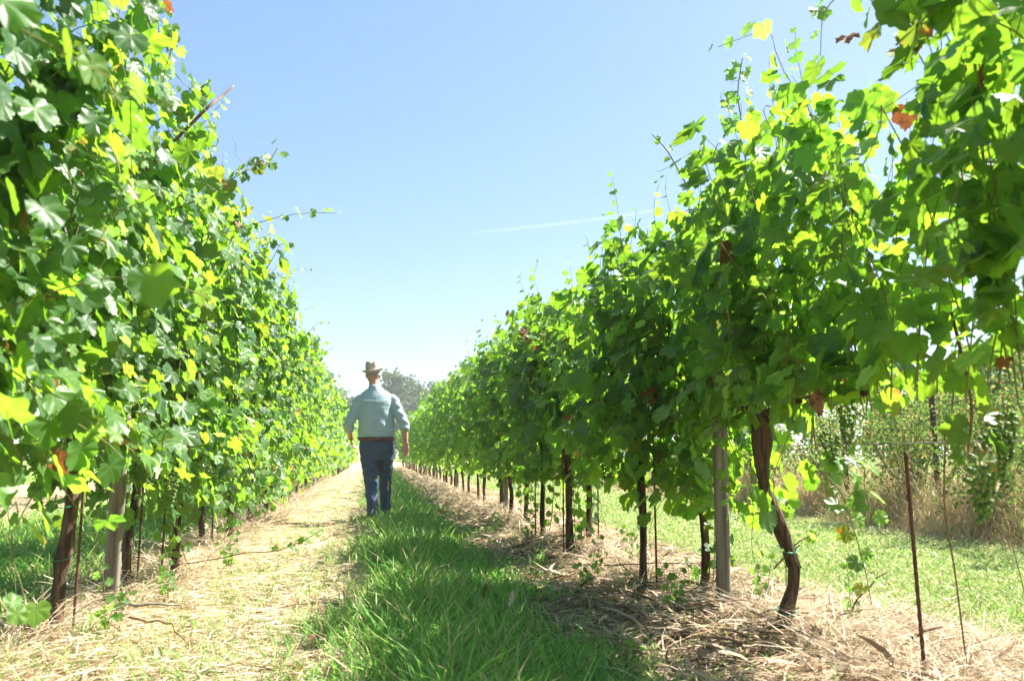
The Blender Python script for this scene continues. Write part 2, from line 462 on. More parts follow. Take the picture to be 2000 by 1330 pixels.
# ------------------------------------------------------------------ vines
def shoots_for(x, y, lane, cfg, nsh, spread):
    """polylines of the shoots of one vine, local to (x, y, 0)"""
    out = []
    top = cfg['top'](y) + rng.uniform(-1, 1) * cfg['ragged'] * (.3 if y < 4.4 else 1); vary = {lane: rng.uniform(.86, 1.14), -lane: rng.uniform(.86, 1.14)}
    for i in range(nsh):
        y0 = rng.uniform(-spread, spread); x0 = rng.normal() * 0.04; z0 = rng.uniform(0.92, 1.04)
        u = rng.random(); d = lane if rng.random() < 0.6 else -lane
        wd = (cfg['lane_w'] if d == lane else cfg['back_w']) * vary[d]
        dy = rng.normal() * 0.16
        if u < 0.42:
            zt = top + rng.uniform(-0.35, 0.08) + .07 - .28 * y0 ** 2 * (2 if lane < 0 else 1)
            if rng.random() < cfg['spike']: zt += rng.uniform(0.1, 0.35)
            e = d * wd * rng.uniform(0.0, 0.8)
            pts = [(x0, y0, z0), (x0 + e * .35, y0 + dy * .4, z0 + .5), (x0 + e * .85, y0 + dy, zt - .45), (x0 + e, y0 + dy * 1.3, zt)]
        elif u < 0.78:
            zt = top + rng.uniform(-0.75, -0.08); e = d * wd * rng.uniform(0.75, 1.05); ze = rng.uniform(0.75, zt - .25)
            pts = [(x0, y0, z0), (x0 + e * .3, y0 + dy * .4, z0 + .45), (x0 + e * .7, y0 + dy * .8, zt - .05),
                   (x0 + e * .97, y0 + dy * 1.2, zt - .2), (x0 + e * 1.04, y0 + dy * 1.4, ze)]
        else:
            if y < 2.6 and lane < 0: continue
            e = d * wd * rng.uniform(0.55, 1.0); ze = cfg['bottom'](y) + rng.uniform(0.0, 0.3)
            pts = [(x0, y0, z0), (x0 + e * .5, y0 + dy * .5, z0 + .12), (x0 + e * .9, y0 + dy, z0 - .05), (x0 + e, y0 + dy * 1.2, ze)]
        if rng.random() < (.10 if lane > 0 else .05):      # a side shoot reaching out over the lane
            zt = rng.uniform(1.1, top - .15); e = lane * cfg['lane_w'] * rng.uniform(1.2, 1.55)
            pts = [(x0, y0, z0), (x0 + e * .3, y0 + dy * .4, (z0 + zt) / 2), (x0 + e * .75, y0 + dy, zt), (x0 + e, y0 + dy * 1.5, zt + rng.uniform(-.15, .1))]
        if rng.random() < .06 and not (y < 2.6 and lane < 0):      # a long one that trails towards the ground
            e = d * wd * rng.uniform(.2, .7); pts = [(x0, y0, z0), (x0 + e, y0 + dy, z0 - .1), (x0 + e * 1.1, y0 + dy * 1.5, .6), (x0 + e, y0 + dy * 2, rng.uniform(.2, .45))]
        q = spline(pts, 36)
        for _ in range(3): q[1:-1] = (q[:-2] + q[1:-1] * 2 + q[2:]) / 4
        for _ in range(5): q[2:-2] = (q[:-4] + q[1:-3] + q[2:-2] + q[3:-1] + q[4:]) / 5
        q = q[::2]; w_ = np.linspace(0, 1, 18)[:, None]
        q = q + np.sin(w_ * rng.uniform(5, 14, 3) + rng.uniform(0, 6, 3)) * np.array([.03, .045, .012]) * w_
        out.append(q)
    return out


def leaves_on(path, L, step, size, lane, ox=0.0, tipfrac=0.3, dead=0.012, turn=0.06, young=True):
    seg = np.linalg.norm(np.diff(path, axis=0), axis=1); cum = np.concatenate([[0], np.cumsum(seg)])
    n = max(3, int(cum[-1] / step)); t = np.linspace(0.06, 1.0, n) * cum[-1]
    P = np.stack([np.interp(t, cum, path[:, i]) for i in range(3)], 1)
    f = t / cum[-1]
    s = size * rng.uniform(0.55, 1.2, n) * np.where(f > 1 - tipfrac, 1 - 0.72 * (f - 1 + tipfrac) / tipfrac, 1)
    side = np.where(rng.random(n) < 0.5, 1, -1)
    out = np.stack([np.sign(P[:, 0] - ox + rng.normal(size=n) * 0.12) * 1.0, rng.normal(size=n) * 0.6, rng.normal(size=n) * 0.35 + 0.25], 1)
    out[:, 1] += side * 0.3
    Pl = P + out / np.linalg.norm(out, axis=1)[:, None] * (s * rng.uniform(0.5, 1.3, n))[:, None]
    Nn = out * 0.75 + rng.normal(size=(n, 3)) * 0.42 + np.array([0.12, -0.05, 0.38])
    T = np.array([0, 0, -1.0]) + out * 0.35 + rng.normal(size=(n, 3)) * 0.45
    K = np.zeros(n, int); u = rng.random(n)
    K[u < turn] = 1; K[u < dead] = 2; s = np.where(u < dead, s * .62, s)
    if young: K[(f > 0.86)] = 3
    L.add(Pl, Nn, T, s, K)


def infill(L, n, x0, x1, y0, y1, z0, z1, size, turn=0.06, dead=0.01):
    P = np.stack([rng.uniform(x0, x1, n), rng.uniform(y0, y1, n), rng.uniform(z0, z1, n)], 1)
    out = np.stack([np.sign(P[:, 0] + rng.normal(size=n) * .1), rng.normal(size=n) * .5, rng.normal(size=n) * .3 + .2], 1)
    K = np.zeros(n, int); u = rng.random(n); K[u < turn] = 1; K[u < dead] = 2
    L.add(P, out * .8 + rng.normal(size=(n, 3)) * .4 + np.array([.1, 0, .35]), np.array([0, 0, -1.0]) + rng.normal(size=(n, 3)) * .5,
          size * rng.uniform(.6, 1.1, n), K)


def trunk_mb(base, head, bend=None, r=0.025, n=14, sides=10):
    b = MB()
    if bend is None:
        a = rng.normal(size=2) * 0.02; c = rng.normal(size=2) * 0.02
        pts = [base, (base[0] + a[0], base[1] + a[1], base[2] + .3 * (head[2] - base[2])), (base[0] * .4 + head[0] * .6 + c[0], base[1] * .4 + head[1] * .6 + c[1], base[2] + .65 * (head[2] - base[2])), head]
    else: pts = bend
    p = spline(pts, n)
    f = np.linspace(0, 1, n)
    rad = r * (1.0 + 0.35 * np.exp(-f * 9) + 0.45 * np.exp(-((f - 1) / .12) ** 2)) * (1 + 0.11 * rng.normal(size=n))
    b.tube(p, rad, sides, rough=0.15)
    for k in range(16 if sides > 8 else 0):      # shreds of peeling bark
        i = rng.integers(1, n - 4); a = rng.uniform(0, 6.28); o_ = np.array([math.cos(a), math.sin(a), 0])
        m_ = rng.integers(2, 4); q = p[i:i + m_ + 1] + o_ * (rad[i:i + m_ + 1, None] * 1.06)
        q[-1] += o_ * .006; b.tube(q, [.004] * m_ + [.001], 4, ell=(1, .4))
    return b


ICO = None
def ico():
    global ICO
    if ICO is None:
        t = (1 + 5 ** .5) / 2
        v = np.array([(-1, t, 0), (1, t, 0), (-1, -t, 0), (1, -t, 0), (0, -1, t), (0, 1, t), (0, -1, -t), (0, 1, -t), (t, 0, -1), (t, 0, 1), (-t, 0, -1), (-t, 0, 1)], float)
        f = [(0, 11, 5), (0, 5, 1), (0, 1, 7), (0, 7, 10), (0, 10, 11), (1, 5, 9), (5, 11, 4), (11, 10, 2), (10, 7, 6), (7, 1, 8), (3, 9, 4), (3, 4, 2), (3, 2, 6), (3, 6, 8), (3, 8, 9), (4, 9, 5), (2, 4, 11), (6, 2, 10), (8, 6, 7), (9, 8, 1)]
        v /= np.linalg.norm(v[0]); v = list(map(tuple, v)); F = []
        cache = {}
        def mid(a, b):
            k = (min(a, b), max(a, b))
            if k not in cache:
                m = (np.array(v[a]) + v[b]) / 2; v.append(tuple(m / np.linalg.norm(m))); cache[k] = len(v) - 1
            return cache[k]
        for a, b, c in f:
            x, y, z = mid(a, b), mid(b, c), mid(c, a); F += [(a, x, z), (b, y, x), (c, z, y), (x, y, z)]
        ICO = (np.array(v), np.array(F))
    return ICO


BERRYMESH = None
def grape_cluster(parent, loc, length=0.14, rad=0.042, n=46, single=False):
    global BERRYMESH
    v, F = ico(); b = MB()
    b.tube([(0, 0, .05), (0.004, 0, 0), (0, .003, -length * .8)], [.0025, .002, .0015], 5, cap=False)
    if single:
        st = b.build('grape_cluster', [CANE], parent, loc)
        if BERRYMESH is None: BERRYMESH = np_mesh('grape', v * 0.0082, F, [BERRY], smooth=True)
    pts = []
    tries = 0
    while len(pts) < n and tries < 3000:
        tries += 1
        f = random.random(); r = rad * (1 - f * .75) * (0.6 + .4 * math.sin(min(1, f * 6) * 1.57)) * random.uniform(.75, 1); a = random.uniform(0, 6.283)
        p = (r * math.cos(a), r * math.sin(a), -f * length)
        if all((p[0] - q[0]) ** 2 + (p[1] - q[1]) ** 2 + (p[2] - q[2]) ** 2 > 0.0125 ** 2 for q in pts): pts.append(p)
    for p in pts:
        if single:
            o = link('grape', BERRYMESH, st, p); s = random.uniform(.85, 1.1); o.scale = (s, s, s)
        else: b.add(v * 0.0082 * random.uniform(.85, 1.1) + np.array(p), F, 1)
    if not single: b.build('grape_cluster', [CANE, BERRY], parent, loc)


CAM = np.array([0, 0, .8])
VINES = []


def build_vine(x, y, lane, cfg, detail, label, group, nsh=24, size=0.071, trunk_bend=None, trunk=True, infill_n=120, spread=0.56, extra=None, rtrunk=0.025, ntie=2):
    global rng
    rng = np.random.default_rng(int(y * 100) + (1 if lane > 0 else 7)); random.seed(int(y * 100) + lane)
    zb = float(gz(x, y)) - 0.03
    cfg = dict(cfg); cfg['lane_w'] *= float(np.interp(y, [3, 6], [1.0, cfg['far_w']]))
    root = bpy.data.objects.new('grape_vine', None); COL.objects.link(root)
    root.empty_display_size = .2
    root.location = (x, y, 0)
    tag(root, label, 'grape vine', group)
    head = (random.uniform(-.04, .04), random.uniform(-.05, .05), .93)
    if trunk_bend: head = trunk_bend[-1]
    trunk_mb((0, 0, zb), head, trunk_bend, rtrunk, 14 if detail > 1 else 7, 10 if detail > 1 else 6).build('trunk', BARK, root)
    if detail > 0:
        c = MB()
        for s in (-1, 1):
            c.tube(spline([head, (head[0] * .5, s * .12, .99), (0, s * .35, 1.0 + random.uniform(-.02, .02)), (0, s * .6, 1.0)], 9), np.linspace(.018, .010, 9), 6, rough=.08)
        if y > 2: c.build('cordon', BARK, root)
    if detail > 1:
        for k in range(ntie):
            zt = random.choice([.25, .38, .5, .62, .7]) + random.uniform(-.05, .05) if not trunk_bend else (.42, .18)[k % 2]
            t = MB(); hx = 0.0
            if trunk_bend:
                tb = np.array(trunk_bend); hx = float(np.interp(zt, tb[:, 2], tb[:, 0]))
            else: hx = head[0] * zt / .93
            a = np.linspace(0, 2 * math.pi, 13)
            rr = rtrunk * 1.45
            ring = np.stack([hx + rr * np.cos(a), rr * np.sin(a), zt + .012 * np.sin(a)], 1)
            t.tube(np.vstack([ring, [(hx + rr + .006, .004, zt + .006), (hx + rr + .016, -.006, zt + .014)]]), .003, 5)
            t.build('tie', TIE, root)
    L = Leaves()
    def warp(P):      # the hedge face bulges and falls back in clumps
        P = P.copy()
        q = np.sin(P[:, 2] * 5.3 + 2.1 * np.sin((P[:, 1] + y) * 3.3)) * np.sin((P[:, 1] + y) * 5.1 + 1.7 * np.sin(P[:, 2] * 4.1))
        P[:, 0] = P[:, 0] * (1 + .27 * q) + cfg['lean'] * np.clip(P[:, 2] - 1.2, 0, 2)
        return P
    paths = [warp(p) for p in shoots_for(x, y, lane, cfg, nsh, spread)]
    step = .066 if detail > 1 else .09 if detail == 1 else .13
    for p in paths:
        leaves_on(p, L, step, size if detail > 1 else size * 1.12 if detail == 1 else size * 1.3, lane, turn=cfg['turn'], dead=cfg['dead'])
    if infill_n:
        top = cfg['top'](y); bot = cfg['bottom'](y)
        a, b = (-cfg['back_w'], cfg['lane_w']) if lane > 0 else (-cfg['lane_w'], cfg['back_w'])
        infill(L, infill_n, a * .92, b * .92, -.6, .6, bot + .05, top - .12, size if detail > 0 else size * 1.35, cfg['turn'], cfg['dead'])
    if detail > 1:
        allc = []
        for i, p in enumerate(paths):
            c = MB(); c.tube(p, np.linspace(.0032, .0012, len(p)), 4, cap=False)
            c.build('shoot', CANE, root)
            # a curling tendril near the tip
    elif detail == 1:
        c = MB()
        for p in paths: c.tube(p[::3], .004, 3, cap=False)
        tag(c.build('shoots', CANE, root), kind='stuff')
    P, Rm, Sz, K = L.done()
    low = (P[:, 2] < cfg['bottom'](y) - .05 + .08 * np.sin(P[:, 1] * 9 + y * 5)) & (rng.random(len(P)) < .75)
    P, Rm, Sz, K = P[~low], Rm[~low], Sz[~low], K[~low]
    nsingle = 300 if y < 9 else 150 if y < 12 else 0
    if detail < 2: nsingle = 0
    if nsingle:
        Wd = P + np.array([x, y, 0]) - CAM
        d = np.linalg.norm(Wd, axis=1)
        facing = np.abs((Rm[:, :, 2] * Wd).sum(1)) / d
        dpt = P[:, 0] * lane
        score = Sz / d * (.3 + facing) * (1 + 1.2 * np.clip(dpt, -.3, .6)) * (Wd[:, 1] > .3)
        order = np.argsort(-score)
        one = order[:nsingle]; rest = order[nsingle:]
        for i in one:
            o = bpy.data.objects.new('leaf', LEAFMESH[K[i]][rng.integers(0, NV)])
            o.parent = root; o.location = P[i]; s = Sz[i]; o.scale = (s, s, s)
            o.rotation_mode = 'QUATERNION'; o.rotation_quaternion = rot_to_quat(Rm[i])
            COL.objects.link(o)
    else: rest = np.arange(len(P))
    tag(link('foliage', foliage_mesh('foliage', P[rest], Rm[rest], Sz[rest], K[rest], HI if detail > 1 and y < 10.2 else LO), root), kind='stuff')
    VINES.append(root)
    return root


def special_shoot(root, pts, r, nleaf, size, mat_c=None, kinds=None, n=16, start=.2, tip=.4, jitter=.3, tendril=0, face=None, spread=.8):
    """a single shoot one can pick out, with its own leaves, given in world coordinates"""
    off = np.array(root.location)
    p = spline(np.array(pts) - off, n)
    c = MB(); c.tube(p, np.linspace(r, r * .45, n), 6)
    for k in range(tendril):
        q = p[int(n * random.uniform(.3, .98)) - 1]; d = np.array([random.uniform(-1, 1), random.uniform(-.5, .5), random.uniform(-.2, 1)]); d /= np.linalg.norm(d)
        tt = np.linspace(0, 1, 14); ln = random.uniform(.07, .14)
        w_ = q + d * (tt * ln)[:, None] + np.stack([np.sin(tt * 9) * tt * .012, np.cos(tt * 9) * tt * .012, np.sin(tt * 8) * tt * .012], 1)
        c.tube(w_, .0011, 4, cap=False)
    sh = c.build('shoot', mat_c or CANE, root)
    for j in range(nleaf):
        f = start + (1 - start) * (j + .5) / nleaf
        q = np.array([np.interp(f * (n - 1), np.arange(n), p[:, i]) for i in range(3)])
        s = size * random.uniform(.8, 1.1) * (1 - tip * f)
        sd = 1 if j % 2 else -1
        out = np.array([sd * .9 + random.gauss(0, jitter), random.gauss(-.2, jitter), random.gauss(.1, jitter)])
        nn = (np.array(face) if face else np.array([.1, -.8, .45])) + np.array([random.gauss(0, .4), random.gauss(0, .3), random.gauss(0, .3)]) + out * .3
        t = out * .9 + np.array([0, 0, -.6])
        nn /= np.linalg.norm(nn); t -= t.dot(nn) * nn; t /= np.linalg.norm(t)
        M3 = np.stack([np.cross(t, nn), t, nn], 1)
        k = (kinds[j % len(kinds)] if kinds else (3 if f > .8 else 0))
        o = bpy.data.objects.new('leaf', LEAFMESH[k][rng.integers(0, NV)])
        o.parent = sh; o.location = q + out / np.linalg.norm(out) * s * spread; o.scale = (s, s, s)
        o.rotation_mode = 'QUATERNION'; o.rotation_quaternion = rot_to_quat(M3); COL.objects.link(o)
    return sh


def topL(y): return float(np.interp(y, [2, 4, 6, 9, 13], [2.6, 2.58, 2.56, 2.52, 2.46])) + .07 * math.sin(y * 1.7) + .05 * math.sin(y * 4.1 + 1)
def botL(y): return (.67 if y < 4.5 else .46 if y < 7 else .33) + .08 * math.sin(y * 3.3)
def topR(y): return float(np.interp(y, [.8, 1.75, 3.05, 4.2, 6, 9, 19], [2.62, 2.50, 2.27, 2.24, 2.14, 2.26, 2.42])) + .04 * math.sin(y * 9.1) + (.07 * math.sin(y * 3.9) if y > 4 else 0)
def botR(y): return (.88 if y < 2.6 else .76 if y < 3.3 else .60 if y < 8 else .50) + .12 * math.sin(y * 2.7) + .07 * math.sin(y * 7)
LEFT = dict(ragged=.05, far_w=.74, lean=.03, lane_w=.60, back_w=.50, top=topL, bottom=botL, spike=.10, turn=.05, dead=.01)
RIGHT = dict(ragged=.15, far_w=.88, lean=0.0, lane_w=.35, back_w=.42, top=topR, bottom=botR, spike=.24, turn=.03, dead=.008)
XL, XR = -1.3, 1.64

gl = 'vines of the sunlit row left of the lane'
gr = 'vines of the shaded row right of the lane'
gn = 'vines of the next row beyond the left one'
left_near = [(0.9, 'vine leafing closest to the viewer at the left edge, large blurred sunlit leaves'),
             (1.9, 'second vine of the left row, its trunk out of view at the left edge'),
             (2.85, 'vine just before the first visible left trunk, sunny leaves along the left edge'),
             (3.9, 'thick dark trunked vine nearest at the left, with green tie and steel stake'),
             (4.95, 'thin trunked vine directly behind the grey wooden post of the left row'),
             (5.35, 'vine with a straight trunk just right of the left wooden post'),
             (6.95, 'fourth visible vine of the left row, leafy suckers round its trunk'),
             (7.4, 'fifth visible vine of the left row, half hidden behind hanging shoots'),
             (8.8, 'sixth visible vine of the left row, trunk leaning over the bright straw'),
             (10.0, 'seventh visible vine of the left row, level with the walking man')]
right_near = [(.85, 'vine closest to the viewer at the right edge, dark blurred leaves in the top corner'),
              (1.75, 'vine at the right edge with grape clusters hanging beside the steel stake'),
              (3.05, 'vine with a thick curved trunk and green tie, nearest trunk right of the lane'),
              (4.2, 'thin trunked vine first left of the right wooden post'),
              (4.5, 'stout trunked vine second left of the right wooden post, two green ties'),
              (5.9, 'vine with hanging suckers, third trunk left of the right post'),
              (6.4, 'vine with a slim straight trunk, fourth trunk left of the right post'),
              (6.9, 'fifth trunk left of the right post, bent vine with climbing suckers'),
              (8.4, 'sixth trunk left of the right post, slender vine above a straw mound'),
              (9.1, 'seventh trunk left of the right post, slender vine level with the walking man'),
              (10.3, 'eighth trunk left of the right post, slender vine just beyond the walking man')]
lv, rv = {}, {}
LX = {3.9: -1.35, 4.95: -1.35, 5.35: -1.2, 6.95: -1.35, 7.4: -1.22, 8.8: -1.26, 10.0: -1.25}
RX = {3.05: 1.64, 4.2: 1.76, 4.5: 1.53, 5.9: 1.45, 6.4: 1.72, 6.9: 1.46, 8.4: 1.58, 9.1: 1.54, 10.3: 1.62}
for y, lb in left_near:
    lv[y] = build_vine(LX.get(y, XL), y, 1, LEFT, 2, lb, gl, nsh=44 if y < 3.5 else 40, infill_n=560, ntie=2)
for y, lb in right_near:
    bend = None; rt = .021; kw = {}
    if y == 3.05:
        bend = [(0, 0, .02), (-.035, 0, .12), (.03, 0, .3), (.0, 0, .44), (-.07, 0, .62), (-.09, 0, .74), (-.085, 0, .95)]; rt = .027
    n = 42 if y < 2.5 else 50 if y < 4 else 42
    if y == 1.75: kw = dict(spread=.85)
    rv[y] = build_vine(RX.get(y, XR), y, -1, RIGHT, 2, lb, gr, nsh=n, infill_n=120 if y < 2.5 else 480 if y < 4 else 560, trunk_bend=bend, rtrunk=rt, **kw)
y = 11.0
ORD = ['eighth', 'ninth', 'tenth', 'eleventh', 'twelfth', 'thirteenth', 'fourteenth', 'fifteenth', 'sixteenth', 'seventeenth', 'eighteenth', 'nineteenth', 'twentieth', 'twenty-first', 'twenty-second']
kk = 0
while y < 46:
    d = 1 if y < 19 else 0
    far = f'{ORD[min(kk, 12)]} visible trunk of the left row, a vine beyond the walking man' if y < 24 else 'distant vine where the sunlit left row narrows towards the end of the lane'
    build_vine(XL + rng.normal() * .02, y, 1, LEFT, d, far, 'vines of the left row beyond the walking man' if y < 24 else 'distant vines of the left row', nsh=32 if d else 22, infill_n=420 if d else 240)
    far = f'{ORD[min(kk + 1, 13)]} trunk left of the right wooden post, a vine beyond the walking man' if y < 24 else 'distant vine where the shaded right row narrows towards the end of the lane'
    build_vine(XR + rng.normal() * .02, y + .6, -1, RIGHT, d, far, 'vines of the right row beyond the walking man' if y < 24 else 'distant vines of the right row', nsh=32 if d else 22, infill_n=380 if d else 240)
    y += 1.05; kk += 1
# the next row to the left, seen below the canopy
y = 5.0
while y < 26:
    build_vine(-4.6 + rng.normal() * .03, y, 1, LEFT, 0, 'vine of the next row seen below the canopy of the left row', gn, nsh=14, infill_n=80)
    y += 1.2

# shoots and clusters that stand out
special_shoot(lv[3.9], [(-.95, 3.5, 1.8), (-.75, 3.42, 1.86), (-.66, 3.37, 1.9), (-.56, 3.37, 1.98), (-.49, 3.45, 2.04), (-.44, 3.45, 2.13)], .004, 17, .055, tendril=3, start=.3, spread=1.15, jitter=.6, kinds=[0, 3, 0, 3, 1])
special_shoot(lv[3.9], [(-.95, 3.35, 1.95), (-.72, 3.29, 2.2), (-.68, 3.38, 2.3), (-.64, 3.45, 2.39)], .008, 0, .05, CANEB, tendril=1)
special_shoot(rv[3.05], [(1.68, 3.3, 1.5), (1.59, 3.2, 1.82), (1.57, 3.2, 1.99), (1.6, 3.2, 2.25), (1.59, 3.2, 2.42), (1.62, 3.2, 2.59)], .005, 46, .066, tendril=4, start=.1, tip=.5, spread=1.2, jitter=.5, kinds=[0, 3, 3])
special_shoot(rv[4.2], [(1.72, 4.1, 1.9), (1.67, 4.0, 2.21), (1.63, 4.0, 2.32), (1.55, 4.0, 2.46), (1.47, 4.0, 2.54)], .006, 4, .04, CANEB, tendril=3, start=.6)
special_shoot(rv[1.75], [(1.70, 2.9, .95), (1.75, 3.0, .77), (1.86, 3.0, .65), (1.91, 3.0, .5), (1.95, 3.0, .34), (1.97, 3.0, .2)], .0035, 12, .066, tendril=1, tip=.4, kinds=[0, 3, 1, 3])
special_shoot(rv[1.75], [(1.70, 2.9, .98), (1.78, 3.0, .79), (1.96, 3.0, .76), (1.97, 3.0, .67), (1.99, 3.0, .54)], .0035, 12, .066, tip=.4, kinds=[3, 0, 3])
special_shoot(rv[1.75], [(1.62, 2.0, 1.2), (1.66, 2.0, .95), (1.68, 2.05, .82), (1.72, 2.1, .78)], .005, 5, .075, CANEB, kinds=[0, 1])
special_shoot(rv[3.05], [(1.74, 3.35, .3), (1.84, 3.3, .42), (1.9, 3.25, .45)], .004, 3, .05, CANEB)
special_shoot(lv[4.95], [(-1.2, 5.3, .12), (-.9, 5.2, .17), (-.74, 5.1, .21), (-.55, 5.0, .23), (-.37, 4.9, .31), (-.3, 4.9, .35)], .004, 9, .05, CANEB, start=.6, face=(0.2, -.4, .8))
special_shoot(lv[1.9], [(-.95, 1.95, .9), (-.85, 1.9, .62), (-.77, 1.9, .49), (-.74, 1.9, .46)], .004, 3, .05, kinds=[3, 3, 0], start=.7)
for v_, x_ in ((lv[6.95], -1.2), (lv[5.35], -1.1), (rv[5.9], 1.5), (rv[6.9], 1.5), (rv[4.2], 1.82), (rv[6.4], 1.74), (lv[8.8], -1.15), (rv[8.4], 1.7)):
    yy = v_.location.y
    for k in range(2):
        a = random.uniform(-.12, .12); b = random.uniform(-.2, .1)
        special_shoot(v_, [(x_, yy, .08), (x_ + a, yy + b, .25), (x_ + a * 1.6, yy + b * 1.5, .45), (x_ + a * 1.2, yy + b * 1.8, .62)], .003, 9, .048, tip=.2)
for (v_, c, single) in ((rv[1.75], (1.67, 2.0, .76), True), (rv[1.75], (1.76, 2.0, .91), True), (rv[1.75], (1.80, 2.08, .86), True), (rv[3.05], (1.86, 2.92, .99), True),
                        (rv[3.05], (1.83, 3.0, .89), False), (rv[4.2], (1.60, 4.35, .78), False), (rv[4.5], (1.58, 4.6, .80), False), (rv[4.2], (1.72, 4.2, .97), False),
                        (rv[5.9], (1.5, 6.2, .88), False), (rv[3.05], (1.68, 3.7, .72), False), (rv[3.05], (1.7, 3.4, 1.0), False), (rv[4.5], (1.45, 4.9, .75), False),
                        (lv[3.9], (-1.02, 4.4, .70), False), (lv[5.35], (-.85, 6.0, 1.40), False), (lv[4.95], (-1.1, 4.8, .88), False), (lv[3.9], (-1.1, 3.75, .84), False),
                        (lv[5.35], (-1.0, 5.4, .80), False)):
    l = v_.location
    grape_cluster(v_, (c[0] - l.x, c[1] - l.y, c[2]), random.uniform(.12, .16), random.uniform(.038, .048), 48, single)

weeds = [(1.35, 3.55, 'leafy weed on the straw heap left of the curved trunk'), (1.9, 3.75, 'leafy weed just right of the right wooden post'), (1.25, 4.6, 'leafy weed left of the stout trunked vine'),
         (1.15, 5.4, 'leafy weed between the straw and the shaded grass, below the third right trunk'), (1.7, 5.2, 'leafy weed between the second and third trunks of the right row'), (2.1, 3.35, 'leafy weed in the grass between curved trunk and lone stake'),
         (1.3, 6.8, 'leafy weed low at the foot of the right row, before the fifth trunk'), (-1.05, 4.6, 'leafy weed at the foot of the left wooden post'), (-.95, 5.9, 'leafy weed on the pale straw beyond the long leafy cane'),
         (-1.1, 3.75, 'leafy weed beside the nearest left trunk'), (1.2, 7.9, 'leafy weed low at the foot of the right row, before the sixth trunk'), (1.75, 4.35, 'leafy weed between the first and second trunks of the right row')]
for (wx, wy, lb) in weeds:
    wr = bpy.data.objects.new('weed', None); COL.objects.link(wr); wr.location = (wx, wy, 0); tag(wr, lb, 'weed', 'leafy weeds under the vine rows')
    g0 = float(gz(wx, wy))
    for k in range(3):
        a = random.uniform(0, 6.28); hh = random.uniform(.12, .32); q = random.uniform(.03, .14)
        special_shoot(wr, [(wx, wy, g0), (wx + q * .4 * math.cos(a), wy + q * .4 * math.sin(a), g0 + hh * .6), (wx + q * math.cos(a), wy + q * math.sin(a), g0 + hh)], .0022, 6, .028, tip=.2, n=8, kinds=[3, 0])

# ------------------------------------------------------------------ posts, stakes, wires
def post(x, y, label, h=2.0, lean=0.0):
    z0 = float(gz(x, y)) - .1
    root = bpy.data.objects.new('wooden_post', None); COL.objects.link(root); root.location = (x, y, z0)
    root.rotation_euler = (0, lean, .25)
    b = MB(); n = 15
    for (cx, wd) in ((-.015, .029), (.015, .029)):
        # two half-rounds with the weather groove between them
        z = np.linspace(0, h, n)
        b.tube(np.stack([cx + rng.normal(size=n) * .0008, rng.normal(size=n) * .0012, z], 1), wd * .62, 8, rough=.03, ell=(1, 1.25))
    b.build('shaft', POSTM, root)
    c = MB()
    for z in (.95, 1.3, 1.62, 1.92):
        a = np.linspace(0, math.pi * 2, 9); c.tube(np.stack([.05 * np.cos(a), .035 * np.sin(a), z + 0 * a], 1), .002, 4, cap=False)
    c.build('wire_loop', WIRE, root)
    tag(root, label, 'post', 'wooden trellis posts')
    return root

post(XL + .02, 4.4, 'grey weathered wooden post standing between the first two left trunks', 2.1)
post(1.57, 3.5, 'grey weathered wooden post left of the curved vine trunk in the right row', 1.8, .01)
for yy, od in ((9.9, 'second'), (15.9, 'third'), (21.9, 'fourth'), (28, 'fifth')):
    post(XL, yy + .45, f'{od} grey post of the left row, mostly hidden among the leaves')
    post(XR, yy + .1, f'{od} grey post of the right row, mostly hidden among the leaves')
for (xx, yy, lb) in ((5.9, 9.35, 'old dark post in the bramble bank, left of the one behind the steel stake'), (5.95, 7.75, 'old dark post in the bramble bank right behind the steel stake, with wires'), (5.9, 11.9, 'old dark post in the bramble bank, farthest and just seen between the leaves')):
    r_ = post(xx, yy, lb, 1.75); r_['group'] = 'posts in the bramble bank'
    r_.children[0].data.materials[0] = BARK


def stake(x, y, label, h=.95, lean=0.0, r=.0055):
    z0 = float(gz(x, y)) - .08
    b = MB(); n = 40; z = np.linspace(0, h, n)
    rr = np.full(n, r); rr[::2] *= 1.22
    b.tube(np.stack([lean * z, 0 * z, z], 1), rr, 7)
    o = b.build('steel_stake', RUST, None, (x, y, z0))
    tag(o, label, 'stake', 'rusty steel stakes of the rows')

stake(1.80, 2.47, 'rusty ribbed steel stake standing alone near the right edge, wire tied at its top', .84, -.02, .006)
stake(-1.265, 3.86, 'rusty twisted steel stake just right of the nearest left trunk', 1.3)
stake(-1.29, 4.9, 'rusty steel stake beside the thin trunk behind the left post', 1.3)
stake(-1.26, 5.3, 'rusty steel stake left of the third trunk in the left row', 1.3)
stake(-1.29, 7.0, 'rusty steel stake beside the sucker covered fourth trunk of the left row', 1.3)
stake(1.60, 4.46, 'rusty steel stake against the stout trunk left of the right post', 1.2)
stake(1.80, 6.36, 'rusty steel stake just right of the slim straight trunk in the right row', 1.2)
stake(1.39, 5.85, 'rusty steel stake beside the sucker covered third trunk left of the right post', 1.2)
stake(1.38, 6.85, 'rusty steel stake left of the bent vine trunk in the right row', 1.2)

def wire(x, z, y0, y1, label, sag=.02, r=.0016):
    n = 40; y = np.linspace(y0, y1, n)
    b = MB(); b.tube(np.stack([x + 0 * y, y, z - sag * np.abs(np.sin(y * .52))], 1), r, 4)
    tag(b.build('trellis_wire', WIRE), label, 'wire', 'trellis wires')

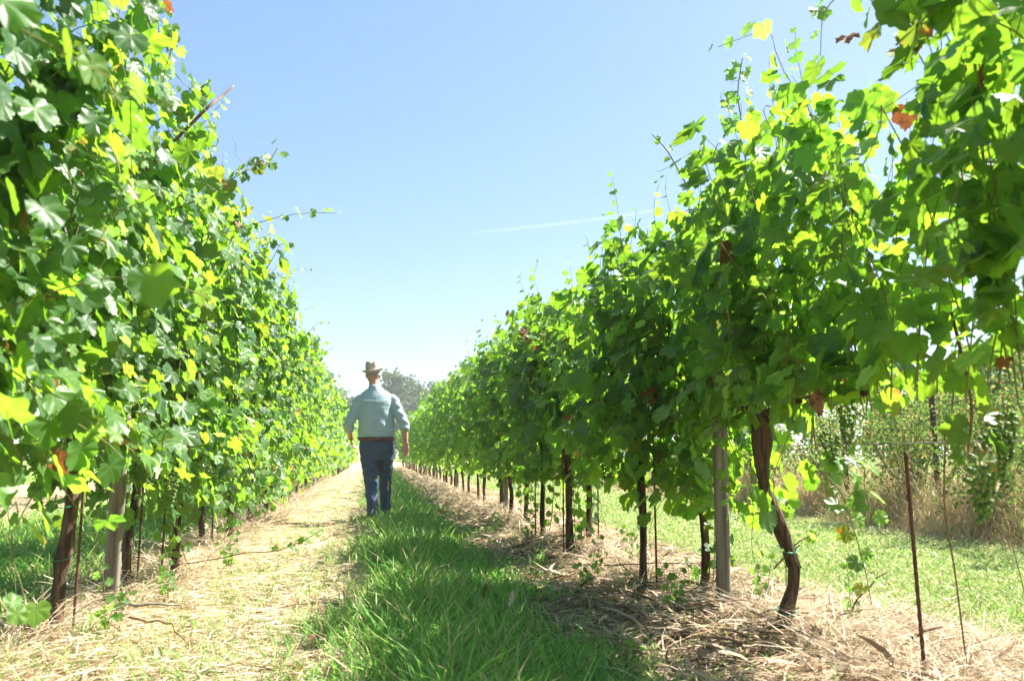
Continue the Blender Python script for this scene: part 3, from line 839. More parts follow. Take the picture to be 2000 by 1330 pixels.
for z, nm in ((.99, 'lowest'), (1.3, 'second lowest'), (1.62, 'second highest'), (1.92, 'highest')):
    wire(XL + .04, z, -1, 46, f'{nm} wire running through the leaves of the left row')
    if z > 1: wire(XR - .04, z, -1, 46, f'{nm} wire running through the leaves of the right row')
wire(1.79, .845, -1, 46, 'grey wire crossing the top of the lone steel stake at the right', .012, .002)
for z, nm in ((.75, 'lower'), (1.15, 'middle'), (1.5, 'upper')):
    wire(5.88, z, 4, 40, f'{nm} wire along the old posts of the bramble bank')

# ------------------------------------------------------------------ grass and straw
def blades(name, P, H, W, az, a, b, e, g, c, mtl, label, levels=(0, .4, .75, 1), rnd=None):
    """curved blades: H*(d*(a t + b t^2) + side*c t^2 + up*(e t - g t^2))"""
    n = len(P); t = np.array(levels)
    d = np.stack([np.cos(az), np.sin(az), 0 * az], 1); sd = np.stack([-np.sin(az), np.cos(az), 0 * az], 1)
    hor = (a[:, None] * t + b[:, None] * t ** 2); si = c[:, None] * t ** 2; ver = e[:, None] * t - g[:, None] * t ** 2
    C = P[:, None, :] + H[:, None, None] * (hor[..., None] * d[:, None, :] + si[..., None] * sd[:, None, :] + ver[..., None] * np.array([0, 0, 1.0]))
    k = len(t) - 1
    wf = np.array([.7, 1.0, .7, .35][:k])
    az2 = rng.uniform(0, 2 * math.pi, n)
    wv = np.stack([np.cos(az2), np.sin(az2), rng.normal(size=n) * .3], 1)
    wv = np.where((e < .5)[:, None], sd + np.stack([0 * az, 0 * az, rng.normal(size=n) * .7], 1), wv)
    off = wv[:, None, :] * (W[:, None] * wf / 2)[..., None]
    A = C[:, :k] - off; B = C[:, :k] + off
    V = np.concatenate([np.stack([A, B], 2).reshape(n, 2 * k, 3), C[:, k:]], 1)
    F = []
    for i in range(k - 1):
        F += [(2 * i, 2 * i + 1, 2 * i + 3), (2 * i, 2 * i + 3, 2 * i + 2)]
    F.append((2 * k - 2, 2 * k - 1, 2 * k))
    F = np.array(F); m = 2 * k + 1
    FF = (np.arange(n)[:, None, None] * m + F[None]).reshape(-1, 3)
    r = rng.random(n) if rnd is None else rnd
    o = link(name, np_mesh(name, V.reshape(-1, 3), FF, [mtl], rnd=np.repeat(r, len(F)), smooth=True))
    return tag(o, label, None, None, 'stuff')


def scatter(n, x0, x1, y0, y1, p=1.6, clump=0.0, fx=None):
    """more points near the viewer; density falls as y^-p"""
    u = rng.random(n * 2); q = 1 - p
    y = (y0 ** q + u * (y1 ** q - y0 ** q)) ** (1 / q)
    x = rng.uniform(x0, x1, n * 2)
    if clump:
        f = .5 + .5 * np.sin(x * 7 + 2 * np.sin(y * 3.1)) * np.sin(y * 6.3 + 1.7 * np.sin(x * 5)); keep = rng.random(n * 2) < (1 - clump) + clump * f
        x, y = x[keep], y[keep]
    if fx is not None:
        keep = rng.random(len(x)) < fx(x, y); x, y = x[keep], y[keep]
    x, y = x[:n], y[:n]
    return np.stack([x, y, gz(x, y) - .004], 1)

def edge(x, x0, x1, s):
    return 1 / (1 + np.exp(-(x - x0) / s)) * 1 / (1 + np.exp((x - x1) / s))

U = rng.uniform
# lane grass
P = scatter(46000, -.55, 1.45, 2.2, 45, 1.7, .55, lambda x, y: edge(x + .12 * np.sin(y * 2.1) + .07 * np.sin(y * 5.3), -.03, .92, .07) * (.55 + .45 * (np.sin(x * 9 + y * 2.3) * np.sin(y * 4.1 - x * 3) > -.35)))
n = len(P); tall = np.clip(1 - np.abs(P[:, 0] - .22) / .55, 0, 1)
H = U(.05, .15, n) + tall * U(0, .20, n) ** 1 * (U(0, 1, n) < .6); dist = P[:, 1]
blades('lane_grass', P, H, U(.003, .0085, n) * (.8 + dist / 12), U(0, 6.283, n), U(.05, .35, n), U(.1, .7, n), U(.8, 1.1, n), U(.05, .5, n), U(-.2, .2, n), GRASSM,
       'long green grass growing in a strip down the middle of the lane')
# sparse green in the straw
P = scatter(30000, -2.2, 2.4, 2.2, 30, 1.7, .85, lambda x, y: 1 - edge(x, -.2, 1.0, .05)); n = len(P)
blades('green_tufts', P, U(.04, .14, n), U(.002, .005, n) * (.8 + P[:, 1] / 14), U(0, 6.283, n), U(.1, .4, n), U(.1, .6, n), U(.7, 1, n), U(.1, .5, n), U(-.2, .2, n), GRASSM,
       'thin green grass tufts poking through the straw beside the vine rows')
# straw litter
for (x0, x1, N_, nm, lb) in ((-2.1, .0, 46000, 'straw', 'pale dry straw lying along the foot of the left row'), (.85, 2.5, 46000, 'straw', 'dry brown straw heaped along the foot of the right row')):
    P = scatter(N_, x0, x1, 2.0, 40, 1.75, .35); n = len(P)
    P[:, 2] += np.abs(rng.normal(size=n)) * (.012 if x1 < 1 else .022)
    blades(nm, P, U(.06, .24, n), U(.0022, .0052, n) * (.8 + P[:, 1] / 12), U(0, 6.283, n), U(.7, 1, n), U(-.2, .2, n), U(-.02, .28, n), U(0, .3, n), U(-.45, .45, n), STRAWM if x1 < 1 else STRAWR, lb, (0, .5, 1))
# coarse chaff, curled stalks and dead weeds heaped under the right row
P = scatter(9000, .95, 2.35, 2.1, 26, 1.7, .8); n = len(P); P[:, 2] += np.abs(rng.normal(size=n)) * .03
blades('coarse_straw', P, U(.08, .30, n), U(.005, .012, n) * (.8 + P[:, 1] / 16), U(0, 6.283, n), U(.5, 1, n), U(-.3, .2, n), U(-.05, .5, n), U(0, .5, n), U(-.7, .7, n), STRAWR,
       'coarse curled brown stalks heaped under the right row', (0, .35, .7, 1), rng.random(n) * .6)
P = scatter(2600, -1.9, -.1, 2.1, 20, 1.7, .8); n = len(P); P[:, 2] += np.abs(rng.normal(size=n)) * .01
blades('coarse_straw', P, U(.08, .26, n), U(.004, .009, n) * (.8 + P[:, 1] / 16), U(0, 6.283, n), U(.6, 1, n), U(-.3, .2, n), U(-.05, .3, n), U(0, .4, n), U(-.6, .6, n), STRAWM,
       'coarse curled stalks on the pale straw by the left row', (0, .35, .7, 1), rng.random(n) * .7)
# tufts of standing straw at the trunks
cs = [(x_ + rng.normal() * .16, y_ + rng.normal() * .2) for x_ in (XL, XR) for y_ in np.arange(2.3, 24, .17)]
cx = np.array(cs); k = rng.integers(0, len(cx), 24000)
xy = cx[k] + rng.normal(size=(24000, 2)) * .06; P = np.stack([xy[:, 0], xy[:, 1], gz(xy[:, 0], xy[:, 1])], 1); n = len(P)
az = np.arctan2(xy[:, 1] - cx[k][:, 1], xy[:, 0] - cx[k][:, 0]) + rng.normal(size=n) * .6
blades('dry_tufts', P, U(.08, .30, n) * np.where(P[:, 0] < 0, 1.3, 1.1), U(.0022, .005, n) * (.8 + P[:, 1] / 14), az, U(.2, .7, n), U(.1, .8, n), U(.4, 1, n), U(.2, .8, n), U(-.3, .3, n), STRAWM, 'tangled tufts of dry grass standing round the vine trunks')
# meadow on the right
P = scatter(62000, 2.1, 5.7, 2.2, 45, 1.5, .5, lambda x, y: edge(x + .1 * np.sin(y * 2), 2.35, 5.4, .12)); n = len(P)
blades('meadow_grass', P, U(.025, .085, n), U(.003, .006, n) * (.8 + P[:, 1] / 8), U(0, 6.283, n), U(.1, .5, n), U(.2, .7, n), U(.6, 1, n), U(.1, .5, n), U(-.2, .2, n), MEADM,
       'short mown light green grass between the right row and the bramble bank')
P = scatter(24000, 2.1, 5.8, 2.2, 30, 1.5, .97); n = len(P)
blades('straw', P, U(.05, .16, n), U(.003, .005, n) * (.8 + P[:, 1] / 10), U(0, 6.283, n), U(.7, 1, n), U(-.2, .2, n), U(0, .25, n), U(0, .3, n), U(-.4, .4, n), STRAWM, 'loose dry stalks scattered over the mown grass on the right', (0, .5, 1))
# dry tall grass near the bottom right corner
P = scatter(9000, 1.6, 2.6, 2.2, 4.2, 1.5, .7); n = len(P)
blades('dry_tufts', P, U(.08, .30, n), U(.002, .0045, n), U(0, 6.283, n), U(.2, .8, n), U(.1, .8, n), U(.5, 1, n), U(.2, .7, n), U(-.3, .3, n), STRAWM, 'loose dry grass tufts in front of the mown grass near the steel stake')
# left lane
P = scatter(30000, -4.6, -1.6, 2.5, 30, 1.4, .5, lambda x, y: edge(x, -4.1, -1.8, .12)); n = len(P)
blades('lane_grass', P, U(.07, .24, n), U(.004, .008, n) * (.8 + P[:, 1] / 12), U(0, 6.283, n), U(.1, .4, n), U(.1, .7, n), U(.8, 1.1, n), U(.05, .5, n), U(-.2, .2, n), GRASSM,
       'shaded green grass of the next lane behind the left row')
P = scatter(12000, -5.6, -3.9, 4, 30, 1.4, .4); n = len(P)
blades('straw', P, U(.1, .3, n), U(.004, .008, n), U(0, 6.283, n), U(.5, 1, n), U(-.2, .2, n), U(.0, .8, n), U(0, .4, n), U(-.4, .4, n), STRAWM, 'sunlit dry straw under the next row beyond the left one', (0, .5, 1))
# bramble bank
P = scatter(32000, 5.3, 7.2, 4, 30, 1.4, .5); n = len(P)
blades('dry_tall_grass', P, U(.3, 1.15, n) * edge(P[:, 0], 5.6, 9, .16), U(.003, .007, n) * (.8 + P[:, 1] / 20), U(0, 6.283, n), U(.05, .4, n), U(0, .6, n), U(.7, 1, n), U(.0, .4, n), U(-.2, .2, n), DRYM,
       rnd=np.clip(.5 + .5 * np.sin(P[:, 1] * 2.1 + 1.5 * np.sin(P[:, 0] * 3)) * .9 + rng.normal(size=n) * .25, 0, 1), label='tall tan and brown dry grass on the bramble bank beyond the mown strip')


def bush(x, y, h, wd, label, n=4600, leaf=.045, name='bramble_bush', group='bushes of the bramble bank', mtl=None, cat='bush'):
    root = bpy.data.objects.new(name, None); COL.objects.link(root); root.location = (x, y, 0)
    st = MB(); tips = []
    for k in range(26):
        a = rng.uniform(0, 6.28); q = rng.uniform(.2, 1) * wd; hh = h * rng.uniform(.45, 1.05)
        p = spline([(rng.normal() * .1, rng.normal() * .1, 0), (q * .35 * math.cos(a), q * .35 * math.sin(a), hh * .55), (q * .8 * math.cos(a), q * .8 * math.sin(a), hh), (q * 1.15 * math.cos(a), q * 1.15 * math.sin(a), hh * rng.uniform(.5, .9))], 12)
        st.tube(p, np.linspace(.007, .002, 12), 4, cap=False); tips.append(p)
    st.build('stem', CANEB, root)
    T = np.vstack([t[3:] for t in tips]); k = rng.integers(0, len(T), n)
    P = T[k] + rng.normal(size=(n, 3)) * .09
    P = P[P[:, 2] > .08]; n = len(P)
    az = rng.uniform(0, 6.28, n)
    t = np.array([0, .5, 1]); d = rng.normal(size=(n, 3)); d[:, 2] -= .3; d /= np.linalg.norm(d, axis=1)[:, None]
    s = np.cross(d, rng.normal(size=(n, 3))); s /= np.linalg.norm(s, axis=1)[:, None]
    ln = rng.uniform(.6, 1.3, n) * leaf
    V = np.stack([P, P + (d * .5 + s * .35) * ln[:, None], P + d * ln[:, None], P + (d * .5 - s * .35) * ln[:, None]], 1).reshape(-1, 3)
    i4 = np.arange(n) * 4; F = np.concatenate([np.stack([i4, i4 + 1, i4 + 2], 1), np.stack([i4, i4 + 2, i4 + 3], 1)])
    r = rng.random(n) ; me = np_mesh('foliage', V, F, [mtl or SCRUBM], rnd=np.concatenate([r, r]))
    tag(link('foliage', me, root), kind='stuff')
    tag(root, label, cat, group)

bl = ['low bramble bush at the near right end of the bank, behind the hanging grapes', 'bramble bush right behind the lone steel stake', 'bramble bush between the two nearer old posts',
      'taller bramble bush behind the left one of the old posts', 'bramble bush left of the old posts, seen past the curved trunk']
for i, (bx, by, bh) in enumerate([(6.1, 5.6, 1.35), (6.0, 7.0, 1.4), (6.1, 8.4, 1.5), (6.2, 10.0, 1.6), (6.0, 11.8, 1.4)]):
    bush(bx, by, bh, .95, bl[i])
for by in np.arange(13.6, 34, 1.9):
    bush(6.5 + rng.normal() * .2, by, rng.uniform(1.1, 1.6), 1.0, 'distant bramble bush farther along the bank on the right', n=1600, leaf=.07, group='distant bushes of the bramble bank')
for i, (bx, by, bh) in enumerate([(9.5, 8.0, 2.5), (9.6, 10.8, 2.7), (10.0, 13.8, 2.4), (9.2, 5.0, 2.4)]):
    bush(bx, by, bh, 1.5, ['airy tall shrub behind the bramble bank, above the steel stake', 'airy tall shrub behind the bank, between stake and curved trunk', 'airy tall shrub behind the bank, farthest of them', 'airy tall shrub behind the bank at the right edge'][i],
         n=8000, leaf=.085, name='tall_shrub', group='tall shrubs behind the bramble bank', cat='shrub')


# ------------------------------------------------------------------ far trees
def tree(x, y, h, wd, label, group, n=5200, leaf=.5, seed=0):
    g = np.random.default_rng(seed)
    root = bpy.data.objects.new('tree', None); COL.objects.link(root); root.location = (x, y, 0)
    b = MB(); b.tube(spline([(0, 0, -.2), (.1, 0, h * .3), (-.1, .1, h * .6), (0, 0, h * .9)], 9), np.linspace(h * .028, h * .006, 9), 8, rough=.05)
    ends = []
    for k in range(16):
        z = h * g.uniform(.22, .85); a = g.uniform(0, 6.28); q = wd * g.uniform(.4, 1) * (1.15 - (z / h) * .7)
        e = (q * math.cos(a), q * math.sin(a), min(h, z + h * g.uniform(.05, .2)))
        b.tube(spline([(0, 0, z), (e[0] * .5, e[1] * .5, z + (e[2] - z) * .7), e], 6), np.linspace(h * .010, h * .003, 6), 5)
        ends.append(e)
    b.build('trunk', BARK, root)
    ends = np.array(ends + [(0, 0, h * .95), (0, 0, h * .8)])
    cl = ends[g.integers(0, len(ends), 46)] + g.normal(size=(46, 3)) * np.array([wd * .22, wd * .22, h * .06])
    P = cl[g.integers(0, 46, n)] + g.normal(size=(n, 3)) * np.array([wd * .13, wd * .13, h * .035])
    d = g.normal(size=(n, 3)); d /= np.linalg.norm(d, axis=1)[:, None]; s = np.cross(d, g.normal(size=(n, 3))); s /= np.linalg.norm(s, axis=1)[:, None]
    ln = g.uniform(.5, 1.2, n) * leaf
    V = np.stack([P, P + (d * .5 + s * .4) * ln[:, None], P + d * ln[:, None], P + (d * .5 - s * .4) * ln[:, None]], 1).reshape(-1, 3)
    i4 = np.arange(n) * 4; F = np.concatenate([np.stack([i4, i4 + 1, i4 + 2], 1), np.stack([i4, i4 + 2, i4 + 3], 1)])
    r = g.random(n); tag(link('crown', np_mesh('crown', V, F, [TREEM], rnd=np.concatenate([r, r])), root), kind='stuff')
    tag(root, label, 'tree', group)
    return root

tg = 'hazy trees beyond the end of the lane'
tree(-3.2, 118, 8.6, 3.0, 'hazy grey green tree just left of the walking man at the end of the lane', tg, seed=1)
tree(2.6, 112, 11.8, 3.2, "hazy tree rising highest directly right of the man's shoulder", tg, seed=2)
tree(6.6, 120, 10.6, 3.6, 'hazy broad tree in the middle of the gap right of the man', tg, seed=3)
tree(9.8, 116, 9.6, 3.0, 'hazy tree right of the gap, touching the shaded vine row', tg, seed=4)
tree(-.5, 124, 8.6, 3.4, 'hazy tree hidden mostly behind the walking man', tg, seed=5)
tree(4.6, 80, 4.2, 2.6, 'low light green tree below the hazy ones right of the man', tg, seed=6, leaf=.35)
tree(1.8, 84, 4.0, 2.8, "low light green tree beside the man's right elbow, below the hazy ones", tg, seed=7, leaf=.35)
for i, x_ in enumerate(list(range(-41, -6, 7)) + list(range(14, 60, 7))):
    tree(x_ + rng.normal() * 1.5, 120 + rng.normal() * 6, rng.uniform(8, 12), rng.uniform(3, 4.2), 'distant tree of the tree line hidden behind the vine rows', 'tree line behind the vine rows', n=2600, leaf=.7, seed=20 + i)


# ------------------------------------------------------------------ air
m, n_, N, L = mat('thin_haze')
pv = N('VolumePrincipled'); pv.inputs['Density'].default_value = .0012; pv.inputs['Color'].default_value = (.92, .98, 1, 1); pv.inputs['Anisotropy'].default_value = .2
o = N('OutputMaterial'); L(pv.outputs[0], o.inputs['Volume'])
x0, x1, y0, y1, z0, z1 = -620, 620, -220, 620, -1.2, 14.5
V = [(x, y, z) for x in (x0, x1) for y in (y0, y1) for z in (z0, z1)]
F = [(0, 1, 3), (0, 3, 2), (4, 6, 7), (4, 7, 5), (0, 4, 5), (0, 5, 1), (2, 3, 7), (2, 7, 6), (0, 2, 6), (0, 6, 4), (1, 5, 7), (1, 7, 3)]
tag(link('haze', np_mesh('haze', V, F, [m])), 'pale summer haze hanging over the vineyard', None, None, 'stuff')

# ------------------------------------------------------------------ small things on the ground
for i, (x_, y_, lb) in enumerate(((-.30, 3.81, 'dead brown leaf on the straw, left one of the pair by the grass edge'), (-.22, 3.74, 'dead brown leaf on the straw, right one of the pair by the grass edge'),
                                  (-.23, 3.55, 'reddish dead leaf on the straw, alone below the pair of brown leaves'), (-.25, 3.02, 'dead brown leaf on the straw at the bottom edge of the photo'),
                                  (.86, 10.3, 'dark dead leaf on the grass right of the walking man'), (1.02, 3.1, 'broad green leaf fallen on the shaded grass near the bottom'))):
    o = link('fallen_leaf', LEAFMESH[2 if i < 5 else 0][i], None, (x_, y_, float(gz(x_, y_)) + (.04 if i < 4 else .07)))
    s = .034 if i < 4 else .07; o.scale = (s, s, s); o.rotation_euler = (random.uniform(-.5, .5), random.uniform(-.5, .5), random.uniform(0, 6))
    tag(o, lb, 'leaf', 'fallen vine leaves')
for i, (p, lb) in enumerate((([(-1.05, 3.9, .07), (-.85, 3.7, .09), (-.72, 3.45, .07)], 'thin dry twig lying on the straw between the left trunks and the lane'),
                             ([(1.28, 3.5, .12), (1.5, 3.3, .18), (1.7, 3.35, .15)], 'curved dry twig lying on the heap left of the curved trunk'),
                             ([(1.95, 3.2, .08), (2.02, 3.15, .2), (2.1, 3.1, .32)], 'dry twig sticking up from the straw left of the lone steel stake'),
                             ([(-1.2, 4.2, .08), (-1.05, 4.1, .1), (-.9, 4.15, .09)], 'flat pale piece of stalk lying right of the left post'),
                             ([(1.35, 4.9, .12), (1.65, 4.6, .16), (1.9, 4.5, .17)], 'thin dark twig on the heap before the stout trunk'))):
    b = MB(); pp = spline(p, 9) + rng.normal(size=(9, 3)) * .005; b.tube(pp, np.linspace(.005, .0025, 9) * (2 if i == 3 else 1), 5)
    tag(b.build('twig', CANEB if i != 3 else POSTM), lb, 'twig', 'twigs lying in the straw')


def seed_stalk(x, y, h, label, lean=(0, 0), head=.09, rad=.006, mtl=None, big=False):
    root = bpy.data.objects.new('grass_stalk', None); COL.objects.link(root); root.location = (x, y, float(gz(x, y)))
    p = spline([(0, 0, 0), (lean[0] * .3, lean[1] * .3, h * .5), (lean[0], lean[1], h)], 10)
    b = MB(); b.tube(p, np.linspace(.0022, .0012, 10), 4); b.build('stem', STRAWM if big else GRASSM, root)
    d = p[-1] - p[-2]; d /= np.linalg.norm(d)
    nn = 260 if big else 90; f = rng.random(nn)
    P0 = p[-1] + d * (f * head)[:, None]; o_ = rng.normal(size=(nn, 3)) * rad + d * .012
    P1 = P0 + o_ + d * (.012 if big else .003); s = np.cross(o_, rng.normal(size=(nn, 3))); s = s / np.linalg.norm(s, axis=1)[:, None] * (.0012 if not big else .0018)
    V = np.stack([P0 - s, P0 + s, P1], 1).reshape(-1, 3)
    link('seed_head', np_mesh('seed_head', V, np.arange(nn * 3).reshape(-1, 3), [STRAWM], rnd=np.full(nn, .35 if not big else .7)), root)
    tag(root, label, 'grass stalk', 'seeding grass stalks')

seed_stalk(.17, 9.2, .38, "bristly foxtail stalk standing in front of the man's feet", head=.1, rad=.007)
seed_stalk(.42, 3.3, .22, 'reddish seed head in the shaded grass near the bottom', (.03, 0), .05, .01)
seed_stalk(.50, 3.2, .20, 'second reddish seed head, right of the first in the shaded grass', (.04, 0), .05, .01)
seed_stalk(.1, 8.4, .28, "pale foxtail stalk in the sunlit grass below the man's left foot", (-.03, 0), .08)
seed_stalk(-.02, 5.2, .3, 'pale foxtail stalk at the left edge of the grass strip', (-.05, 0), .08)
seed_stalk(2.12, 2.35, .66, 'tall dry plume of grass drooping at the right edge', (-.10, 0), .16, .012, big=True)
b = MB(); b.tube(spline([(1.98, 2.5, .05), (1.96, 2.5, .4), (1.9, 2.45, .62), (1.85, 2.35, .9)], 12), .003, 5)
tag(b.build('dry_stem', CANEB), 'thin reddish dry stem rising right of the lone steel stake', 'stem')


# ------------------------------------------------------------------ the walking man
def person():
    root = bpy.data.objects.new('person', None); COL.objects.link(root)
    root.location = (.045, 9.8, float(gz(.045, 9.8)) - .02)
    root.scale = (.94, 1, 1)
    tag(root, 'man walking away in straw hat, light blue shirt with rolled sleeves and dark blue trousers', 'person')
    SKIN = solid_material('skin', (0.48, 0.25, 0.18), (0.56, 0.31, 0.23), (14, 14, 14), .55, .1, .003)
    SHIRT = solid_material('chambray_shirt', (0.33, 0.43, 0.475), (0.39, 0.49, 0.525), (9, 9, 22), .85, .35, .02, 4)
    PANTS = solid_material('dark_blue_trousers', (0.032, 0.055, 0.12), (0.055, 0.09, 0.18), (8, 8, 10), .8, .5, .03, 5)
    STR = solid_material('straw_hat', (0.38, 0.30, 0.24), (0.52, 0.43, 0.36), (120, 120, 120), .8, .4, .003)
    BAND = solid_material('pale_hat_band', (0.60, 0.52, 0.40), (0.7, 0.62, 0.5), (80, 80, 80), .8, .2)
    LEATH = solid_material('brown_leather', (0.11, 0.035, 0.02), (0.17, 0.06, 0.035), (30, 30, 30), .5, .2)
    HAIR = solid_material('grey_hair', (0.26, 0.20, 0.17), (0.38, 0.32, 0.29), (160, 160, 60), .8, .5, .004)
    DARK = solid_material('dark_watch', (0.01, 0.01, 0.012), (0.02, 0.02, 0.02), (30, 30, 30), .3, .1)

    def loft(b, rings, n=20):
        """rings: (cx, cy, cz, rx, ry) stacked mostly in z"""
        V = []; th = np.linspace(0, 2 * math.pi, n, endpoint=False)
        for (cx, cy, cz, rx, ry, *tilt) in rings:
            tx = tilt[0] if tilt else 0
            V.append(np.stack([cx + rx * np.cos(th), cy + ry * np.sin(th), cz + tx * np.cos(th) * rx], 1))
        m = len(V); V = np.vstack(V); F = []
        for i in range(m - 1):
            for j in range(n):
                a = i * n + j; c = i * n + (j + 1) % n; F += [(a, c, c + n), (a, c + n, a + n)]
        V = np.vstack([V, [rings[0][:3]], [rings[-1][:3]]])
        for j in range(n):
            F.append((m * n, (j + 1) % n, j)); F.append((m * n + 1, (m - 1) * n + j, (m - 1) * n + (j + 1) % n))
        b.add(V, F)

    def ball(b, c, r):
        v, F = ico(); b.add(v * np.array(r) + np.array(c), F)

    def fuse(b, name, mtl, vox, sm=4, parent=root, disp=None):
        me = b.mesh(name, [mtl]); tmp = bpy.data.objects.new('tmp', me); COL.objects.link(tmp)
        m1 = tmp.modifiers.new('r', 'REMESH'); m1.mode = 'VOXEL'; m1.voxel_size = vox; m1.use_smooth_shade = True
        m2 = tmp.modifiers.new('s', 'SMOOTH'); m2.iterations = sm; m2.factor = .5
        dg = bpy.context.evaluated_depsgraph_get(); ev = tmp.evaluated_get(dg)
        out = bpy.data.meshes.new_from_object(ev, preserve_all_data_layers=False, depsgraph=dg)
        bpy.data.objects.remove(tmp)
        out.name = name
        if not out.materials: out.materials.append(mtl)
        if disp is not None:
            n = len(out.vertices); co = np.empty(n * 3, np.float32); no = np.empty(n * 3, np.float32)
            out.vertices.foreach_get('co', co); out.vertices.foreach_get('normal', no)
            co = co.reshape(-1, 3); no = no.reshape(-1, 3)
            co = co + no * disp(co)[:, None]
            out.vertices.foreach_set('co', co.ravel()); out.update()
        out.polygons.foreach_set('use_smooth', np.ones(len(out.polygons), bool))
        return link(name, out, parent)

    # joints (x right, y away from the viewer, z up)
    LS, LE, LW = np.array([-.245, 0, 1.455]), np.array([-.375, -.02, 1.15]), np.array([-.345, .19, 1.0])
    RS, RE, RW = np.array([.175, 0, 1.465]), np.array([.325, -.04, 1.17]), np.array([.355, -.02, .93])
    hipL, kneeL, ankL = np.array([-.12, 0, .92]), np.array([-.075, -.03, .50]), np.array([-.035, -.20, .10])
    hipR, kneeR, ankR = np.array([.095, 0, .92]), np.array([.105, .17, .52]), np.array([.12, .26, .10])
    # ---- body: one continuous surface
    b = MB()
    loft(b, [(-.03, .0, .88, .15, .10), (-.03, 0, 1.0, .18, .12), (-.03, 0, 1.2, .18, .12), (-.035, 0, 1.4, .19, .11), (-.04, 0, 1.5, .16, .09), (-.05, 0, 1.56, .08, .07), (-.06, .01, 1.6, .062, .066), (-.07, .015, 1.66, .06, .066), (-.075, .02, 1.70, .062, .07)])
    ball(b, (-.08, .025, 1.765), (.083, .10, .118)); ball(b, (-.08, .06, 1.705), (.06, .065, .06))
    ball(b, (-.08, .128, 1.745), (.014, .02, .026)); ball(b, (-.08, .118, 1.70), (.024, .012, .012))
    for s in (-1, 1):
        ball(b, (-.08 + s * .088, .02, 1.755), (.012, .022, .034))
    for (sh, el, wr, k) in ((LS, LE, LW, -1), (RS, RE, RW, 1)):
        b.tube(spline([sh, (sh + el) / 2, el, (el + wr) / 2, wr], 16), np.interp(np.linspace(0, 1, 16), [0, .25, .5, .62, 1], [.058, .052, .043, .046, .030]), 14)
    for (h_, k_, a_) in ((hipL, kneeL, ankL), (hipR, kneeR, ankR)):
        b.tube(spline([h_, (h_ + k_) / 2, k_, (k_ + a_) / 2, a_], 16), np.interp(np.linspace(0, 1, 16), [0, .25, .5, .65, 1], [.10, .088, .06, .062, .042]), 14)
    # hands: palm, four fingers of different length, thumb
    def hand(wr, dirv, pal, th_side, curl):
        d = np.array(dirv, float); d /= np.linalg.norm(d); q = np.array(pal, float); q -= q.dot(d) * d; q /= np.linalg.norm(q); s = np.cross(d, q) * th_side
        for o_ in (-.026, -.009, .009, .026):
            b.tube([wr - d * .01 + s * o_ * .7, wr + d * .05 + s * o_, wr + d * .09 + s * o_ * 1.05], [.017, .017, .013], 10)
        for o_, ln in zip((-.029, -.0095, .0105, .030), (.058, .072, .078, .068)):
            k0 = wr + d * .085 + s * o_; k1 = k0 + d * ln * .5 + q * ln * .12 * curl; k2 = k1 + d * ln * .28 + q * ln * .32 * curl; k3 = k2 + d * ln * .12 + q * ln * .30 * curl
            b.tube([k0, k1, k2, k3], [.0095, .009, .0082, .0065], 8)
        t0 = wr + d * .025 + s * .028; t1 = t0 + d * .03 + s * .022 + q * .01; t2 = t1 + d * .03 + s * .006 + q * .014
        b.tube([wr + d * .01 + s * .012, t0, t1, t2], [.015, .014, .0105, .008], 8)
    hand(LW, (.12, .45, -.75), (.95, .1, .25), -1, 1.5)
    hand(RW, (.05, .02, -1), (-.3, -.95, 0), 1, .8)
    # feet inside the shoes
    for a_ in (ankL, ankR):
        b.tube([a_ + np.array([0, -.03, -.02]), a_ + np.array([0, .05, -.045]), a_ + np.array([0, .16, -.06])], [.038, .036, .026], 10)
    fuse(b, 'body', SKIN, .0075, 2)
    for s in (-1, 1):
        e = MB(); ball(e, (-.08 + s * .032, .115, 1.77), (.011, .008, .008)); e.build('eye', DARK, root)
    # ---- shirt
    b = MB()
    loft(b, [(-.022, 0, .995, .210, .146), (-.023, 0, 1.015, .226, .158), (-.025, .005, 1.08, .232, .160), (-.027, 0, 1.2, .228, .150), (-.03, 0, 1.33, .222, .142), (-.034, -.005, 1.42, .222, .134), (-.036, -.005, 1.48, .214, .118), (-.038, -.005, 1.525, .200, .100), (-.045, 0, 1.562, .150, .088), (-.055, .0, 1.605, .078, .076)], 28)
    for (sh, el, wr) in ((LS, LE, LW), (RS, RE, RW)):
        t_ = el + (wr - el) * .22
        b.tube(spline([sh * .62 + np.array([-.04, 0, 1.47]) * .38, sh, (sh + el) / 2, el, t_], 16), np.interp(np.linspace(0, 1, 16), [0, .3, .6, .8, 1], [.055, .068, .070, .066, .060]), 16)
    def folds(c):
        x, y, z = c[:, 0], c[:, 1], c[:, 2]
        f = .0035 * np.sin(34 * x + 7 * np.sin(5 * z) + 3 * z) * np.clip((1.5 - z) * 3, 0, 1)
        f += .0035 * np.sin(26 * z + 18 * x + 2 * np.sin(9 * x)) * np.clip((1.22 - z) * 5, 0, 1)
        arm = np.clip((np.abs(x + .03) - .22) * 20, 0, 1)
        return f * (1 - arm * .5) + arm * .004 * np.sin(75 * z + 20 * x + 10 * y)
    sh = fuse(b, 'shirt', SHIRT, .009, 5, disp=folds)
    for (sh_, el, wr) in ((LS, LE, LW), (RS, RE, RW)):
        d = (wr - el) / np.linalg.norm(wr - el); c = el + (wr - el) * .22
        q = MB(); q.tube([c - d * .035, c - d * .03, c, c + d * .02, c + d * .024], [.060, .068, .068, .065, .056], 18); q.build('sleeve_cuff', SHIRT, sh)
    q = MB(); loft(q, [(-.055, 0, 1.58, .082, .080), (-.058, 0, 1.60, .078, .078), (-.062, .003, 1.632, .073, .076), (-.063, .003, 1.638, .066, .068)], 24); q.build('collar', SHIRT, sh)
